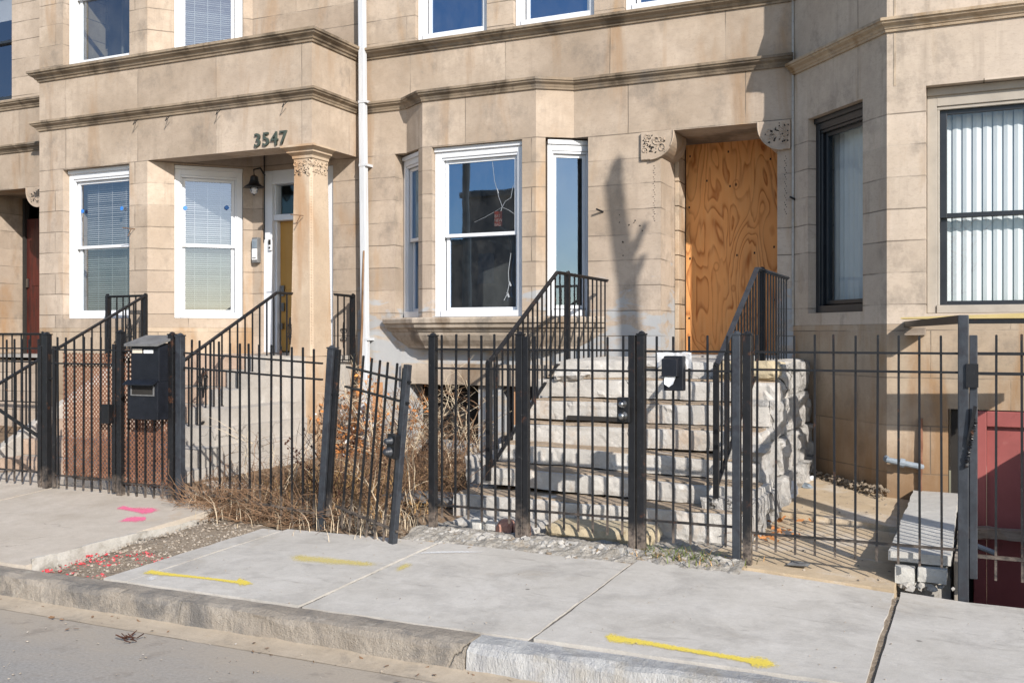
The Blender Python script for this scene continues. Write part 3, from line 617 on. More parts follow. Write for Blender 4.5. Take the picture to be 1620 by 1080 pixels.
m = MB(); m.sweep([Q[0], Q[-1]], cornice_prof(4.96, 5.09, .12)); m.build('cornice', M['cornice'], HC)
m = MB(); m.box(-7.1, -1.72, 10.62, 14.6, 8.0, 8.2); m.build('roof', M['soffit'], HC)
# bay sill ledge and coved corbel
lp = [(-6.64, 10.6), (-6.04, 10.28), (-4.49, 10.28), (-3.80, 10.6)]
m = MB(); m.sweep(lp, [(-.2, 1.545), (.0, 1.545), (.015, 1.575), (.05, 1.59), (.06, 1.63), (.085, 1.645), (.09, 1.69), (.07, 1.71), (-.2, 1.712)])
m.build('sill_ledge', M['ledge'], HC)
m = MB(); m.sweep(lp, [(-.34, 1.34), (-.13, 1.345), (-.12, 1.37), (-.06, 1.44), (-.025, 1.5), (-.015, 1.544), (-.34, 1.544)])
m.build('corbel', M['ledge'], HC)
m = MB()
m.wall((-7.10, 10.6), (-3.99, 10.6), -.3, 1.545, [(.78, 1.715, .2, .90), (2.03, 2.5, .1, .90)], .35)
m.build('base_wall', M['base_c'], HC)
m = MB(); m.rough_box(-6.42, -4.4, 10.53, 10.64, .90, 1.16, .08, .006, 4, 3, .006); m.build('basement_lintel', M['ledge'], HC)
m = MB(); m.box(-6.36, -5.34, 10.9, 10.92, .1, 1.0); m.box(-5.1, -4.55, 10.85, 10.87, .1, 1.0); m.build('basement_window', M['dark'], HC)
m = MB(); m.box(-4.93, -4.86, 10.62, 10.66, .1, .90); m.box(-4.83, -4.76, 10.63, 10.66, .1, .90); m.build('basement_board', M['brownwood'], HC)
shell(HC, -7.0, -1.85, 10.5, 'dark')
m = MB(); m.box(-7.0, -1.85, 11.75, 11.8, 1.2, 4.25)
# cracked bay window
bw = window(HC, Q[2], Q[3], .13, 1.31, 1.715, 3.735, sb=.07, gl=('glass_dark', 'glass_dark'), cw=.085)
window(HC, (-4.43, 10.46), (-3.985, 10.78), .0, .548, 1.715, 3.735, sb=.02, gl=('glass_side', 'glass_side'), cw=.05, split=.02)
window(HC, (-6.555, 10.78), (-6.11, 10.46), .0, .548, 1.715, 3.735, sb=.02, gl=('glass_dark', 'glass_dark'), cw=.05)
for u0, u1, bl in ((.845, 1.826, None), (2.173, 3.183, None), (3.535, 4.5, 'mini')):
    window(HC, Q[0], Q[-1], u0, u1, 5.12, 7.1, sb=.06, gl=('glass_dark', 'glass_dark'), blind=bl)
# cracks in the upper pane, sticker
m = MB(); fr = frame(Q[2], Q[3]); wq = .07+.055+.018-.003
def crk(pts, w):
    for (a, b), (c, d) in zip(pts, pts[1:]):
        p = Vector(fpt(fr, a, wq, b)); q = Vector(fpt(fr, c, wq, d)); m.bar(p, q, w, .002, up=(0, 1, 0))
cpx = lambda x, y: (X_at(x, 10.45)+6.01, Z_at(x, y, 10.45))
for pts, w in (([(776, 250), (780, 285), (784, 300), (787, 312), (790, 320), (792, 327)], .003), ([(784, 298), (786, 305)], .012), ([(792, 327), (797, 318), (806, 312), (808, 300), (810, 292)], .003), ([(792, 327), (803, 332), (813, 339)], .003), ([(792, 327), (781, 334), (765, 343), (748, 351)], .002), ([(792, 327), (789, 337)], .005)):
    crk([cpx(*p) for p in pts], w)
m.build('glass_crack', M['crackwhite'], bw)
m = MB()
for pts, w in (([(806, 400), (802, 430), (803, 450), (800, 465), (795, 475)], .006), ([(803, 445), (806, 452)], .02), ([(800, 462), (803, 470)], .02), ([(820, 468), (822, 470)], .025)): crk([(a, b) for a, b in [cpx(*p) for p in pts]], w)
m.build('glass_crack', M['crackwhite'], bw)
m = MB(); (ua, za), (ub, zb) = cpx(780, 334), cpx(792, 357); fbox(m, fr, ua, ub, wq-.004, wq-.001, zb, za); st = m.build('pane_sticker', M['redspray'] if False else M['reddoor'], bw)
for i, s in enumerate(('BAT', 'NEW', 'BAG')):
    cu = bpy.data.curves.new('t', 'FONT'); cu.body = s; cu.size = .055; cu.extrude = .001; cu.offset = -.001
    tmp = bpy.data.objects.new('tmp', cu); COL.objects.link(tmp); bpy.context.view_layer.update()
    me = bpy.data.meshes.new_from_object(tmp); bpy.data.objects.remove(tmp); me.materials.clear(); me.materials.append(M['greymetal'])
    p = fpt(fr, ua+.0, wq-.006, za-.075-i*.05)
    me.transform(Matrix.Translation((p[0]+4.4, p[1]-10.6, p[2])) @ Matrix.Rotation(PI/2, 4, 'X') @ Matrix.Scale(.8, 4, (1, 0, 0)))
    o = bpy.data.objects.new('sticker_lettering', me); COL.objects.link(o); o.parent = bw
# boarded doorway
m = MB(); m.box(-3.10, -1.90, 11.5, 11.52, 1.28, 3.735)
o = m.build('plywood_board', M['plywood'], HC)
m = MB()
for (x, z) in ((-3.05, 3.6), (-2.6, 3.62), (-2.12, 3.5), (-3.06, 3.0), (-3.05, 2.4), (-2.08, 2.5), (-2.08, 1.9), (-3.06, 1.7), (-2.5, 2.42), (-2.3, 2.44), (-2.85, 3.3), (-2.58, 3.22)):
    m.box(x-.008, x+.008, 11.495, 11.4995, z-.012, z+.012)
m.build('nail', M['dark'], o)
m = MB(); m.box(-3.135, -3.105, 11.42, 11.5, 1.28, 3.73); m.box(-1.9, -1.888, 11.42, 11.5, 1.28, 3.73); m.build('door_frame', M['dark'], HC)
m = MB()
for i in range(9):
    z = 1.29+i*.2817
    m.box(-3.138, -3.09, 11.15, 11.42, z+.004, z+.277)
m.build('inner_jamb', M['base'], HC, bevel=.006)
def bracket(x0, x1, flip, par=None):
    par = par or HC
    z1, z0 = 3.734, 3.43; n = 10; w = x1-x0
    pts = []
    r = .26
    for i in range(n+1):
        a = PI/2*i/n
        pts.append((x1-r+r*math.cos(a)*1.0, z0+r-r*math.sin(a)))
    poly = [(x0, z1), (x1, z1)]+pts+[(x0, z0)]
    if flip: poly = [(x0+x1-p[0], p[1]) for p in poly][::-1]
    mm = MB(); mm.prism([(p[0], 10.565, p[1]) for p in poly][::-1], (0, .55, 0))
    b = mm.build('bracket', M['band'], par, bevel=.008)
    c = MB(); h = MB(); rr = random.Random(5+flip)
    cx = (x0+x1)/2+(.03 if flip else -.03)
    for k in range(7):
        curl(c, (cx+(rr.random()-.5)*.22, 10.562, 3.59+(rr.random()-.5)*.2), .03+.03*rr.random(), (1, 0), 1.25, .007, rr.random()*6, rr.choice((-1, 1)))
    pts2 = [(p[0], 10.562, p[1]) for p in poly]
    c.tube(pts2[1:-1] if not flip else pts2[1:-1], .009, 5)
    for k in range(30):
        px_, pz_ = cx+(rr.random()-.5)*.25, 3.59+(rr.random()-.5)*.23
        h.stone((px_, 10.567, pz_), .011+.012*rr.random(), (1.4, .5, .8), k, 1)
    c.build('carving', M['band'], b); h.build('carving_shade', M['dark'], b)  # the dark lumps paint shade among the bracket scrolls
bracket(-3.36, -2.99, False); bracket(-2.08, -1.745, True)
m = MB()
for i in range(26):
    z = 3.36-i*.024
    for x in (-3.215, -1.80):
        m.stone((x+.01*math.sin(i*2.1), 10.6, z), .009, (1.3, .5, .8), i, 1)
m.build('pier_carving_shade', M['dark'], HC)  # near-black lumps, the shade of carved pits put into colour
# =============================================================== right rowhouse
HR = thing('rowhouse', 'pale stone rowhouse with dark framed bay windows and red basement door', 'rowhouse', (.2, 9.45, 0))
A0, A1, A2, A3 = (-1.72, 10.6), (-.722, 9.45), (1.25, 9.45), (2.25, 10.6)
m = MB()
m.wall(A0, A1, 1.60, 3.70, [(.267, 1.173, 1.72, 3.685)], .3); m.wall(A1, A2, 1.60, 3.70, [(.322, 1.70, 1.69, 3.685)], .3); m.wall(A2, A3, 1.6, 3.70, [], .3)
for a, b in ((A0, A1), (A1, A2), (A2, A3)): m.wall(a, b, 5.03, 8., [(.3, 1.1, 5.15, 7.1)] if a != A1 else [(.3, 1.6, 5.15, 7.1)], .3)
m.build('wall', M['stone_grey'], HR)
m = MB()
for z0, z1 in ((3.70, 4.26), (4.26, 5.03)):
    for a, b in ((A0, A1), (A1, A2), (A2, A3)): m.wall(a, b, z0, z1, [], .3)
m.build('frieze', M['band_grey'], HR)
pr = [A0, A1, A2, A3]
m = MB(); m.sweep(pr, cornice_prof(4.19, 4.31, .10)); m.build('cornice', M['cornice_pale'], HR)
m = MB(); m.box(-1.733, -1.712, 10.575, 10.6, 1.6, 8.0); m.build('mortar_joint', M['mortar'], HR)
m = MB(); m.box(-.665, -.648, 9.446, 9.46, 3.71, 4.18); m.box(-.665, -.648, 9.446, 9.46, 4.32, 4.95); m.build('mortar_joint', M['base'], HR)
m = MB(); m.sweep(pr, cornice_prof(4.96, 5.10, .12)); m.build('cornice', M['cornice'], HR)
m = MB(); m.prism([(*p, 8.0) for p in pr]+[(2.25, 14.6, 8.0), (-1.72, 14.6, 8.0)], (0, 0, .2)); m.build('roof', M['soffit'], HR)
m = MB(); m.wall(A0, A1, -.3, 1.598, [], .3); m.wall(A1, A2, -1.3, 1.598, [(.50, 1.85, -1.25, .86)], .3); m.wall(A2, A3, -1.3, 1.598, [], .3)
m.build('base_wall', M['base'], HR)
window(HR, A0, A1, .267, 1.173, 1.72, 3.685, sb=.09, fm='darkframe', sash='darkframe', gl=('glass_clear', 'glass_clear'), blind='vertical', cw=.06, split=.02)
window(HR, A1, A2, .322, 1.70, 1.69, 3.685, sb=.12, fm='jamb', sash='darkframe', gl=('glass_clear', 'glass_clear'), blind='vertical', cw=.08, split=.46, r=.06, head=.16)
window(HR, A0, A1, .3, 1.1, 5.15, 7.1, sb=.09, fm='darkframe', sash='darkframe', gl=('glass_dark', 'glass_dark'))
window(HR, A1, A2, .3, 1.6, 5.15, 7.1, sb=.09, fm='darkframe', sash='darkframe', gl=('glass_dark', 'glass_dark'))
window(HR, A2, A3, .3, 1.1, 5.15, 7.1, sb=.09, fm='darkframe', sash='darkframe', gl=('glass_dark', 'glass_dark'))
shell(HR, -1.6, 2.1, 10.5, '')
m = MB(); m.box(-.2, .0, 9.5, 9.6, -1.25, .86); m.build('door_gap_shade', M['dark'], HR)  # near-black block painting the shaded gap beside the frame
m = MB(); m.box(-.02, .08, 9.42, 9.56, -1.25, .85); m.box(.08, 1.13, 9.42, 9.56, .72, .85); fm_ = m.build('basement_door_frame', M['red'], HR, bevel=.006)
m = MB(); m.box(.083, 1.128, 9.47, 9.54, -1.25, .717); m.build('basement_door', M['red'], HR)
# =============================================================== far-left rowhouse
HF = thing('rowhouse', 'tan stone rowhouse at the left edge with a deep doorway and dark red door', 'rowhouse', (-13.2, 10.6, 0))
m = MB(); m.wall((-16.5, 10.6), (-11.68, 10.6), -.3, ZL, [(2.3, 3.72, 1.1, 3.735)], .95)
m.wall((-16.5, 10.6), (-11.68, 10.6), 5.03, 8., [(1.9, 3.09, 5.12, 7.1)], .25)
m.build('wall', M['stone'], HF)
m = MB(); m.wall((-16.5, 10.6), (-11.68, 10.6), ZL, 4.36, [], .3); m.wall((-16.5, 10.6), (-11.68, 10.6), 4.36, 5.03, [], .3); m.build('frieze', M['band'], HF)
for z0, z1 in ((4.29, 4.41), (4.95, 5.09)):
    m = MB(); m.sweep([(-16.5, 10.6), (-11.68, 10.6)], cornice_prof(z0, z1, .1)); m.build('cornice', M['cornice'], HF)
window(HF, (-16.5, 10.6), (-11.68, 10.6), 1.9, 3.09, 5.12, 7.1, sb=.08, fm='darkframe', sash='darkframe', gl=('glass', 'glass'), blind='shade', cw=.05)
shell(HF, -16.4, -11.8, 10.5, '')
m = MB(); m.box(-16.5, -11.68, 10.62, 14.6, 8., 8.2); m.build('roof', M['soffit'], HF)
m = MB(); m.box(-14.17, -14.12, 11.40, 11.48, 1.1, 3.73); m.box(-12.83, -12.79, 11.40, 11.48, 1.1, 3.73); m.build('door_frame', M['dark'], HF)
m = MB(); m.box(-14.12, -12.83, 11.44, 11.49, 1.1, 3.4)
for x in (-14.0, -13.4):
    m.box(x, x+.4, 11.43, 11.44, 1.3, 2.1); m.box(x, x+.4, 11.43, 11.44, 2.3, 3.25)
o = m.build('door', M['reddoor'], HF, bevel=.008)
bracket(-13.05, -12.74, True, HF)
m = MB(); m.box(-14.09, -14.05, 11.40, 11.43, 2.28, 2.42); m.build('lock', M['chrome'], o)
# rest
DS = thing('downspout', 'white rectangular downspout running down the wall beside the porch, streaked with rust', 'downspout', (-6.93, 10.5, 0))
m = MB(); m.bar((-6.985, 10.50, 8.0), (-6.955, 10.50, 4.42), .085, .075); m.bar((-6.955, 10.50, 4.40), (-6.92, 10.50, 1.45), .088, .078); m.build('pipe', M['pipewhite'], DS, bevel=.01)
m = MB(); m.bar((-6.92, 10.5, 1.45), (-6.905, 10.47, .25), .092, .082); m.build('lower_pipe', M['pipewhite'], DS, bevel=.01)
for z in (3.62, 4.41, 1.45): 
    m = MB(); m.box(-6.995+.03*(4.4-z)/3, -6.88+.03*(4.4-z)/3, 10.455, 10.6, z-.015, z+.015); m.build('strap', M['pipewhite'], DS)
m = MB(); pts = [(-6.91, 10.455, 2.55), (-6.925, 10.455, 2.2), (-6.93, 10.45, 1.7), (-6.95, 10.44, 1.2), (-6.99, 10.42, .6)]; m.tube(pts, .012, 5, .02); m.build('dry_vine', M['twig'], DS)
LT = thing('wall_lantern', 'black barn style lantern with caged bulb above the intercom on the porch', 'lantern', (-8.72, 10.5, 3.2))
lc = (X_at(402, 10.40), 10.40, 0); lz = Z_at(402, 293, 10.40)
m = MB(); m.lathe((lc[0], lc[1], lz), [(.13, -.03), (.125, -.02), (.07, .02), (.055, .06), (.05, .11), (.02, .13)], 18); m.build('lamp_shade', M['iron'], LT, bevel=.003)
m = MB(); m.lathe((lc[0], lc[1], lz), [(.015, -.12), (.045, -.1), (.055, -.06), (.04, -.03)], 12); m.build('bulb_glass', M['film'], LT, smooth=True)
m = MB()
for k in range(4):
    a = k*PI/2; m.tube([(lc[0]+.058*math.cos(a), lc[1]+.058*math.sin(a), lz-.03), (lc[0]+.066*math.cos(a), lc[1]+.066*math.sin(a), lz-.07), (lc[0], lc[1], lz-.135)], .005, 5)
m.tube([(lc[0], lc[1], lz+.12), (lc[0]+.01, lc[1]-.02, lz+.2), (lc[0]+.02, 10.5, lz+.24), (lc[0]+.03, 10.58, lz+.15)], .012, 6); m.build('lamp_arm', M['iron'], LT)
m = MB(); m.tube([(lc[0]+.02, 10.58, 3.95), (lc[0]+.02, 10.585, lz-.7)], .009, 6); m.build('conduit', M['iron'], LT)
IC = thing('intercom', 'white intercom panel with blue top on the wall left of the white door frame', 'intercom', (-8.7, 10.58, 2.5))
x, z0, z1 = X_at(406, 10.57), Z_at(405, 416, 10.57), Z_at(405, 376, 10.57)
m = MB(); m.box(x-.048, x+.048, 10.53, 10.6, z0, z1); m.build('case', M['greymetal'], IC, bevel=.008)
m = MB(); m.box(x-.04, x+.04, 10.522, 10.53, lerp(z0, z1, .12), lerp(z0, z1, .55)); m.build('label_plate', M['paper'], IC)
m = MB(); m.box(x-.04, x+.04, 10.522, 10.53, lerp(z0, z1, .57), lerp(z0, z1, .93)); m.build('screen', M['bluep'], IC)
m = MB()
for k in range(5): m.box(x-.03+.012*k, x-.024+.012*k, 10.519, 10.522, lerp(z0, z1, .16), lerp(z0, z1, .22))
m.build('keypad', M['dark'], IC)
DB = thing('doorbell', 'small white doorbell camera with black lens on the white door frame', 'doorbell', (-8.5, 10.56, 2.5))
x, z0, z1 = X_at(425, 10.58), Z_at(425, 396, 10.58), Z_at(425, 378, 10.58)
m = MB(); m.box(x-.026, x+.026, 10.60, 10.63, z0, z1); m.build('case', M['white'], DB, bevel=.006)
m = MB(); m.box(x-.018, x+.018, 10.596, 10.6, lerp(z0, z1, .5), lerp(z0, z1, .95)); m.lathe((x, 10.598, lerp(z0, z1, .25)), [(.012, -.012), (.012, .012)], 10); m.build('lens', M['dark'], DB)
# little iron hooks left in the walls
for (px, py, Y, lab) in ((204, 362, 9.6, 'rusty wire hook on the pier between the two white windows'), (470, 341, 9.6, 'rusty wire hook on the porch column'), (950, 333, 10.57, 'short black bolt in the wall right of the narrow bay window'), (1256, 314, 10.57, 'short black bolt in the shaded joint right of the boarded doorway')):
    x, z = X_at(px, Y), Z_at(px, py, Y); m = MB()
    if 'wire' in lab: m.tube([(x+.06, Y+.04, z), (x+.07, Y-.03, z-.005), (x-.05, Y-.06, z+.01)], .006, 5); m.tube([(x+.07, Y-.03, z-.005), (x-.0, Y-.02, z-.1)], .005, 5)
    else: m.tube([(x+.02, Y+.03, z-.015), (x-.03, Y-.05, z+.012)], .011, 6)
    o = m.build('wall_hook', M['twig'] if 'wire' in lab else M['iron']); tag(o, lab, 'hook', 'old hooks and bolts in the walls')
for i, px in enumerate((214, 265, 345, 450)):
    Y = 9.56; x = X_at(px, Y); z = 4.27; m = MB()
    m.tube([(x-.05, Y+.06, z), (x-.0, Y-.01, z-.02), (x-.02, Y-.02, z-.07), (x+.05, Y+.0, z-.0)], .005, 5)
    tag(m.build('cable_clip', M['iron']), ('leftmost', 'second from left', 'third from left', 'rightmost')[i]+' of the small black cable clips under the lower porch cornice', 'clip', 'cable clips under the porch cornice')
# bolt scars on the pier, shade in their holes put in as dark lumps
m = MB()
for (px, py) in ((980, 340), (980, 352), (1005, 349), (1003, 352), (985, 383), (986, 404), (995, 356), (1013, 357), (1016, 365)):
    x, z = X_at(px, 10.6), Z_at(px, py, 10.6); m.stone((x, 10.6, z), .014+.008*rnd.random(), (1, .35, .8), px, 1)
m.build('bolt_hole_shade', M['dark'], HC)
def gf(x): return interp([(-14, .09), (-7.8, .063), (-5.75, .055), (-5.05, .0), (-3.68, .02), (-1.35, -.01), (-.07, -.085), (3, -.12)], x)
def gz(x, y):
    c = -.05; t = max(0, min(1.2, (y-4.6)/1.95)); return lerp(c, gf(x), t)
def structure(o): o['kind'] = 'structure'; return o
def sheet(name, mat, xs, ys, zf, skirt=0, wob=0, seed=0, nx=None, ny=None):
    nx = nx or max(1, int((xs[1]-xs[0])/.12)); ny = ny or max(1, int((ys[1]-ys[0])/.12)); m = MB(); vs = []; fs = []
    for j in range(ny+1):
        for i in range(nx+1):
            x = lerp(xs[0], xs[1], i/nx); y = lerp(ys[0], ys[1], j/ny)
            if wob and (i in (0, nx) or j in (0, ny)):
                x += wob*noisy((x, y), 7, seed); y += wob*noisy((y, x), 7, seed+3)
            vs.append((x, y, zf(x, y)))
    for j in range(ny):
        for i in range(nx): k = j*(nx+1)+i; fs.append((k, k+1, k+nx+2, k+nx+1))
    m.mesh(vs, fs)
    if skirt:
        ring = [i for i in range(nx)]+[nx+j*(nx+1) for j in range(ny)]+[ny*(nx+1)+i for i in range(nx, 0, -1)]+[j*(nx+1) for j in range(ny, 0, -1)]
        for a, b in zip(ring, ring[1:]+ring[:1]):
            p, q = vs[a], vs[b]; m.quad([(p[0], p[1], p[2]-skirt), (q[0], q[1], q[2]-skirt), q, p])
    return m
ST_Z = -.2
m = sheet('street', None, (-60, 60), (-70, 4.40), lambda x, y: ST_Z-.012*max(0, min(4, 4.4-y))*0+(.012 if y < 2 else 0), nx=60, ny=60)
structure(m.build('street', M['asphalt']))
m = MB(); m.box(-60, 60, -70, 16, -1.6, -1.5); structure(m.build('ground', M['dirt']))
def hum(x, y, k=1): return k*(.02*noisy((x, y), 3)+.012*noisy((x, y), 11, 4))
m = sheet('yard_soil', None, (-20, -3.6), (6.35, 10.62), lambda x, y: gf(x)-.03+hum(x, y, 1.3)+(.05 if y > 7 else 0)*1)
structure(m.build('yard_soil', M['dirt'], smooth=True))
m = sheet('soil', None, (-5.8, 1.3), (4.55, 6.75), lambda x, y: gz(x, y)-.075+hum(x, y)*.8-(.6 if x > 1.25 else 0)); structure(m.build('soil', M['jointsoil'], smooth=True))
for jx in (-4.85, -3.507, -2.062, -.433, 1.16):
    w_ = .03 if jx == -.433 else .012
    m = sheet('joint_filler', None, (jx-w_, jx+w_), (4.64, 6.35), lambda x, y: gz(x, y)-.012+.004*noisy((x, y), 20), nx=1, ny=40); structure(m.build('joint_filler', M['gravel' if w_ > .02 else 'jointsoil']))
m = sheet('gravel_patch', None, (-5.72, -5.0), (4.62, 6.5), lambda x, y: gz(x, y)-.035-.03*(1 if x < -5.6 else 0)+hum(x, y, 1.2)+.02*noisy((x, y), 26)); structure(m.build('gravel_patch', M['gravel'], smooth=True))
# sidewalk slabs
def slab(x0, x1, y0, y1, mat='slab', dz=0, wob=.006, sk=.12, seed=1, tilt=0):
    m = sheet('sidewalk', None, (x0, x1), (y0, y1), lambda x, y: gz(x, y)+dz+.003*noisy((x, y), 2, seed)+tilt*(x-x0), sk, wob, seed); return structure(m.build('sidewalk', M[mat]))
slab(-5.05, -4.858, 4.655, 6.22, seed=2, wob=.012); slab(-4.845, -3.518, 4.655, 6.27, seed=3, wob=.009); slab(-3.497, -2.075, 4.655, 6.3, seed=4, wob=.011, dz=-.004); slab(-2.05, -.452, 4.655, 6.45, seed=5, wob=.009); slab(-.415, 1.15, 4.655, 6.5, seed=6, dz=.0); slab(1.17, 3.4, 4.655, 6.5, seed=7)
for x0, x1, s in ((-7.75, -5.72, 8), (-9.8, -7.77, 9), (-11.9, -9.82, 10), (-14, -11.92, 11)):
    slab(x0, x1, 4.63, 6.9, 'oldslab', .02, .012 if x1 > -6 else .004, .2, s)
m = MB(); m.rough_box(-5.735, -5.70, 4.66, 6.25, -.16, .02, .05, .01, 6, 3, .01); structure(m.build('sidewalk_edge', M['slabedge']))
# kerb
def kerb(x0, x1, mat, seed, top=-.05, amp=.006):
    m = MB(); prof = [(-.17, top), (-.05, top), (-.015, top-.012), (.0, top-.04), (.012, -.17), (.03, -.26), (-.17, -.26)]
    n = max(2, int((x1-x0)/.03)); vs = []; fs = []; k = len(prof)
    for i in range(n+1):
        x = lerp(x0, x1, i/n)
        for (w, z) in prof:
            a = amp*(1.2 if w > -.1 else .4)
            vs.append((x, 4.45-w+a*noisy((x, w*5, z*5), 5, seed)+a*.5*noisy((x, z*9), 17, seed), z+a*noisy((x, w*9), 6, seed+2)-(.03*max(0, noisy((x, 0), 3.1, seed+9)-.25) if w > -.06 else 0)))
    for i in range(n):
        for j in range(k): j2 = (j+1) % k; fs.append((i*k+j, (i+1)*k+j, (i+1)*k+j2, i*k+j2))
    fs.append(tuple(range(k))); fs.append(tuple(range(n*k+k-1, n*k-1, -1)))
    m.mesh(vs, fs); return structure(m.build('curb', M[mat], smooth=False))
kerb(-20, -6.2, 'curb', 1); kerb(-6.19, -4.22, 'curb', 2, amp=.011); kerb(-4.213, -2.335, 'curb', 2, amp=.011); kerb(-2.325, 4, 'newcurb', 3, -.055, .009)
m = sheet('gutter', None, (-20, 5), (4.26, 4.47), lambda x, y: -.197+.02*max(0, (y-4.26)/.2)**2+.004*noisy((x, y), 4), nx=160, ny=4); structure(m.build('gutter', CON('dusty_gutter', (.35, .285, .21), (.46, .385, .295), [((.18, .16, .135), 3, .52, .66, .6), ((.6, .56, .5), 40, .68, .75, .6)], .5)))
# courtyard right of the steps
m = sheet('courtyard', None, (-1.62, -.46), (6.47, 8.15), lambda x, y: gz(x, 6.5)+.012+.02*(y-6.5)+.004*noisy((x, y), 3), .1, .02, 3); structure(m.build('courtyard', M['court']))
m = sheet('courtyard', None, (-1.78, -.46), (8.17, 10.7), lambda x, y: gz(x, 6.5)+.06+.015*(y-6.5)+.004*noisy((x, y), 3), .1, .015, 4); structure(m.build('courtyard', M['court']))
m = sheet('porch_path', None, (-9.6, -5.9), (6.88, 7.6), lambda x, y: gf(x)+.02, .1); structure(m.build('porch_path', M['oldslab']))
# stairwell pit
m = MB(); m.box(-.1, 1.35, 6.5, 9.9, -1.35, -1.25); structure(m.build('stairwell_floor', M['oldslab']))
m = MB(); m.box(-.1, 1.35, 6.48, 6.56, -1.3, -.13); m.box(1.25, 1.35, 6.56, 9.44, -1.3, .1); structure(m.build('stairwell_wall', M['red']))
# ------------------------------------------------------------- steps
CS = thing('front_steps', 'crumbling pale stone front steps rising to the boarded doorway', 'steps', (-2.65, 7.2, 0))
nos = [.20, .37, .53, .71, .90, 1.09]; XL, XR = -3.75, -1.56
for i, z in enumerate(nos):
    y0 = 7.2+.3*i; m = MB()
    x0 = XL-(.14 if i == 0 else .05 if i == 1 else 0)-.04*rnd.random(); x1 = XR+.08*(1 if i < 2 else 0)+.03*rnd.random()
    zb = z-.175 if i else -.1
    gap = .03 if i in (1, 2) else .008
    m.rough_box(x0, x1, y0-.02*(i % 2), y0+.52, zb+gap, z, .03, .010 if i < 3 else .007, 5, i*3.3, .004, flake=(.006, 2.2, 7), shear=(.0, -.02, -.025, .006, 0, 0)[i])
    m.build('step', M['step'], CS)
    m = MB(); m.rough_box(x0+.05, x1-.05, y0+.1, y0+.6, zb-.18, zb+gap*.5, .12, .008, 4, i+20, .01) if i else m.box(x0+.1, x1-.1, y0+.1, 9, -.2, .0)
    m.build('step_bed', M['dirt'], CS)
    # worn tread skin
    m = sheet('tread', None, (x0+.03, x1-.03), (y0+.035, y0+.31), lambda x, y, z=z, i=i: z+.010+.012*noisy((x, y), 4, i)+(.0, -.02, -.025, .006, 0, 0)[i]*(x-(x0+x1)/2), .012, .02, i, 30, 4); m.build('tread', M['tread'], CS, smooth=True)
m = MB(); m.rough_box(XL+.02, XR-.02, 9.0, 10.6, 1.05, 1.265, .1, .009, 4, 9, .012); m.build('landing', M['step'], CS)
m = MB(); m.rough_box(XL+.12, XR-.12, 9.1, 10.55, -.1, 1.06, .2, .01, 3, 9, .01); m.build('landing_base', M['rubblewall'], CS)
m = MB(); m.box(-3.35, -2.75, 8.36, 8.41, .735, .775); m.build('step_gap_shade', M['dark'], CS)  # dark bar painting the shade of an open gap on the riser
m = MB(); m.rough_box(-3.62, -3.3, 8.62, 8.95, 1.06, 1.17, .05, .03, 5, 4, .03); m.build('broken_edge', M['step'], CS); m = MB(); m.rough_box(-2.95, -2.62, 8.95, 9.1, 1.2, 1.27, .05, .02, 5, 5, .02); m.build('broken_edge', M['step'], CS)
# rough cheek wall on the right
m = MB(); rr = random.Random(11)
y = 7.25; 
rows = [(-.1, .30), (.30, .62), (.62, .95), (.95, 1.24)]
for k, (za, zb) in enumerate(rows):
    y = 7.22+.32*max(0, (zb-.25)/.185*1.0)+.0
    y = max(7.22, y); yb = 10.5
    while y < yb:
        L = .3+.45*rr.random(); y2 = min(yb, y+L)
        m.rough_box(XR-.3, XR+.06+.05*rr.random()-.02*k+(.02 if k == 0 else 0)-.03*(y-7.2)/3, y+.004, y2-.004, za+.002, zb-.002, .035, .018, 6, rr.random()*30, .008, flake=(.022, 4.5, 7)); y = y2
m.build('cheek_wall', M['rubblewall'], CS)
m = MB(); m.rough_box(XR-.55, XR+.02, 8.75, 9.25, 1.1, 1.27, .05, .03, 4, 7, .03); m.build('cheek_cap', M['yellowstone'], CS)
BL = MB(); BL.rough_box(-4.2, -3.86, 7.95, 9.4, -.05, .42, .08, .012, 4, 2, .02); o = BL.build('stone_curb_block', M['parge']); tag(o, 'low pale stone block left of the crumbling steps', 'stone block')
# steps of 3547
LS = thing('front_steps', 'grey parged front steps with brown treads rising to the ochre door', 'steps', (-8.4, 7.2, 0))
for i in range(7):
    z = .2+.178*i; y0 = 7.25+.3*i; m = MB(); m.rough_box(-9.4, (-6.85, -6.9, -6.98, -7.06, -7.305, -7.305, -7.305)[i], y0, 9.4, z-.19 if i else -.1, z, .12, .004, 4, i, .006); m.build('step', M['parge'], LS); m = MB(); m.rough_box(-9.38, -7.6, y0-.012, y0+.29, z-.17, z+.006, .12, .005, 4, i+9, .008); m.build('tread', M['pinkstep'], LS)
m = MB(); m.rough_box(-9.4, -7.12, 9.35, 10.52, -.1, 1.255, .15, .006, 3, 5, .012); m.build('landing', M['parge'], LS)
for x0, x1 in ((-9.52, -9.4),):
    m = MB(); m.prism([(x0, 7.15, -.1), (x0, 7.15, .22), (x0, 9.36, 1.40), (x0, 9.36, -.1)], (x1-x0, 0, 0)); m.build('cheek_wall', M['parge'], LS, bevel=.015)
m = MB(); m.rough_box(-7.44, -7.05, 9.55, 10.1, -.1, 1.25, .12, .006, 3, 6, .012); m.build('column_plinth', M['column'], LS)
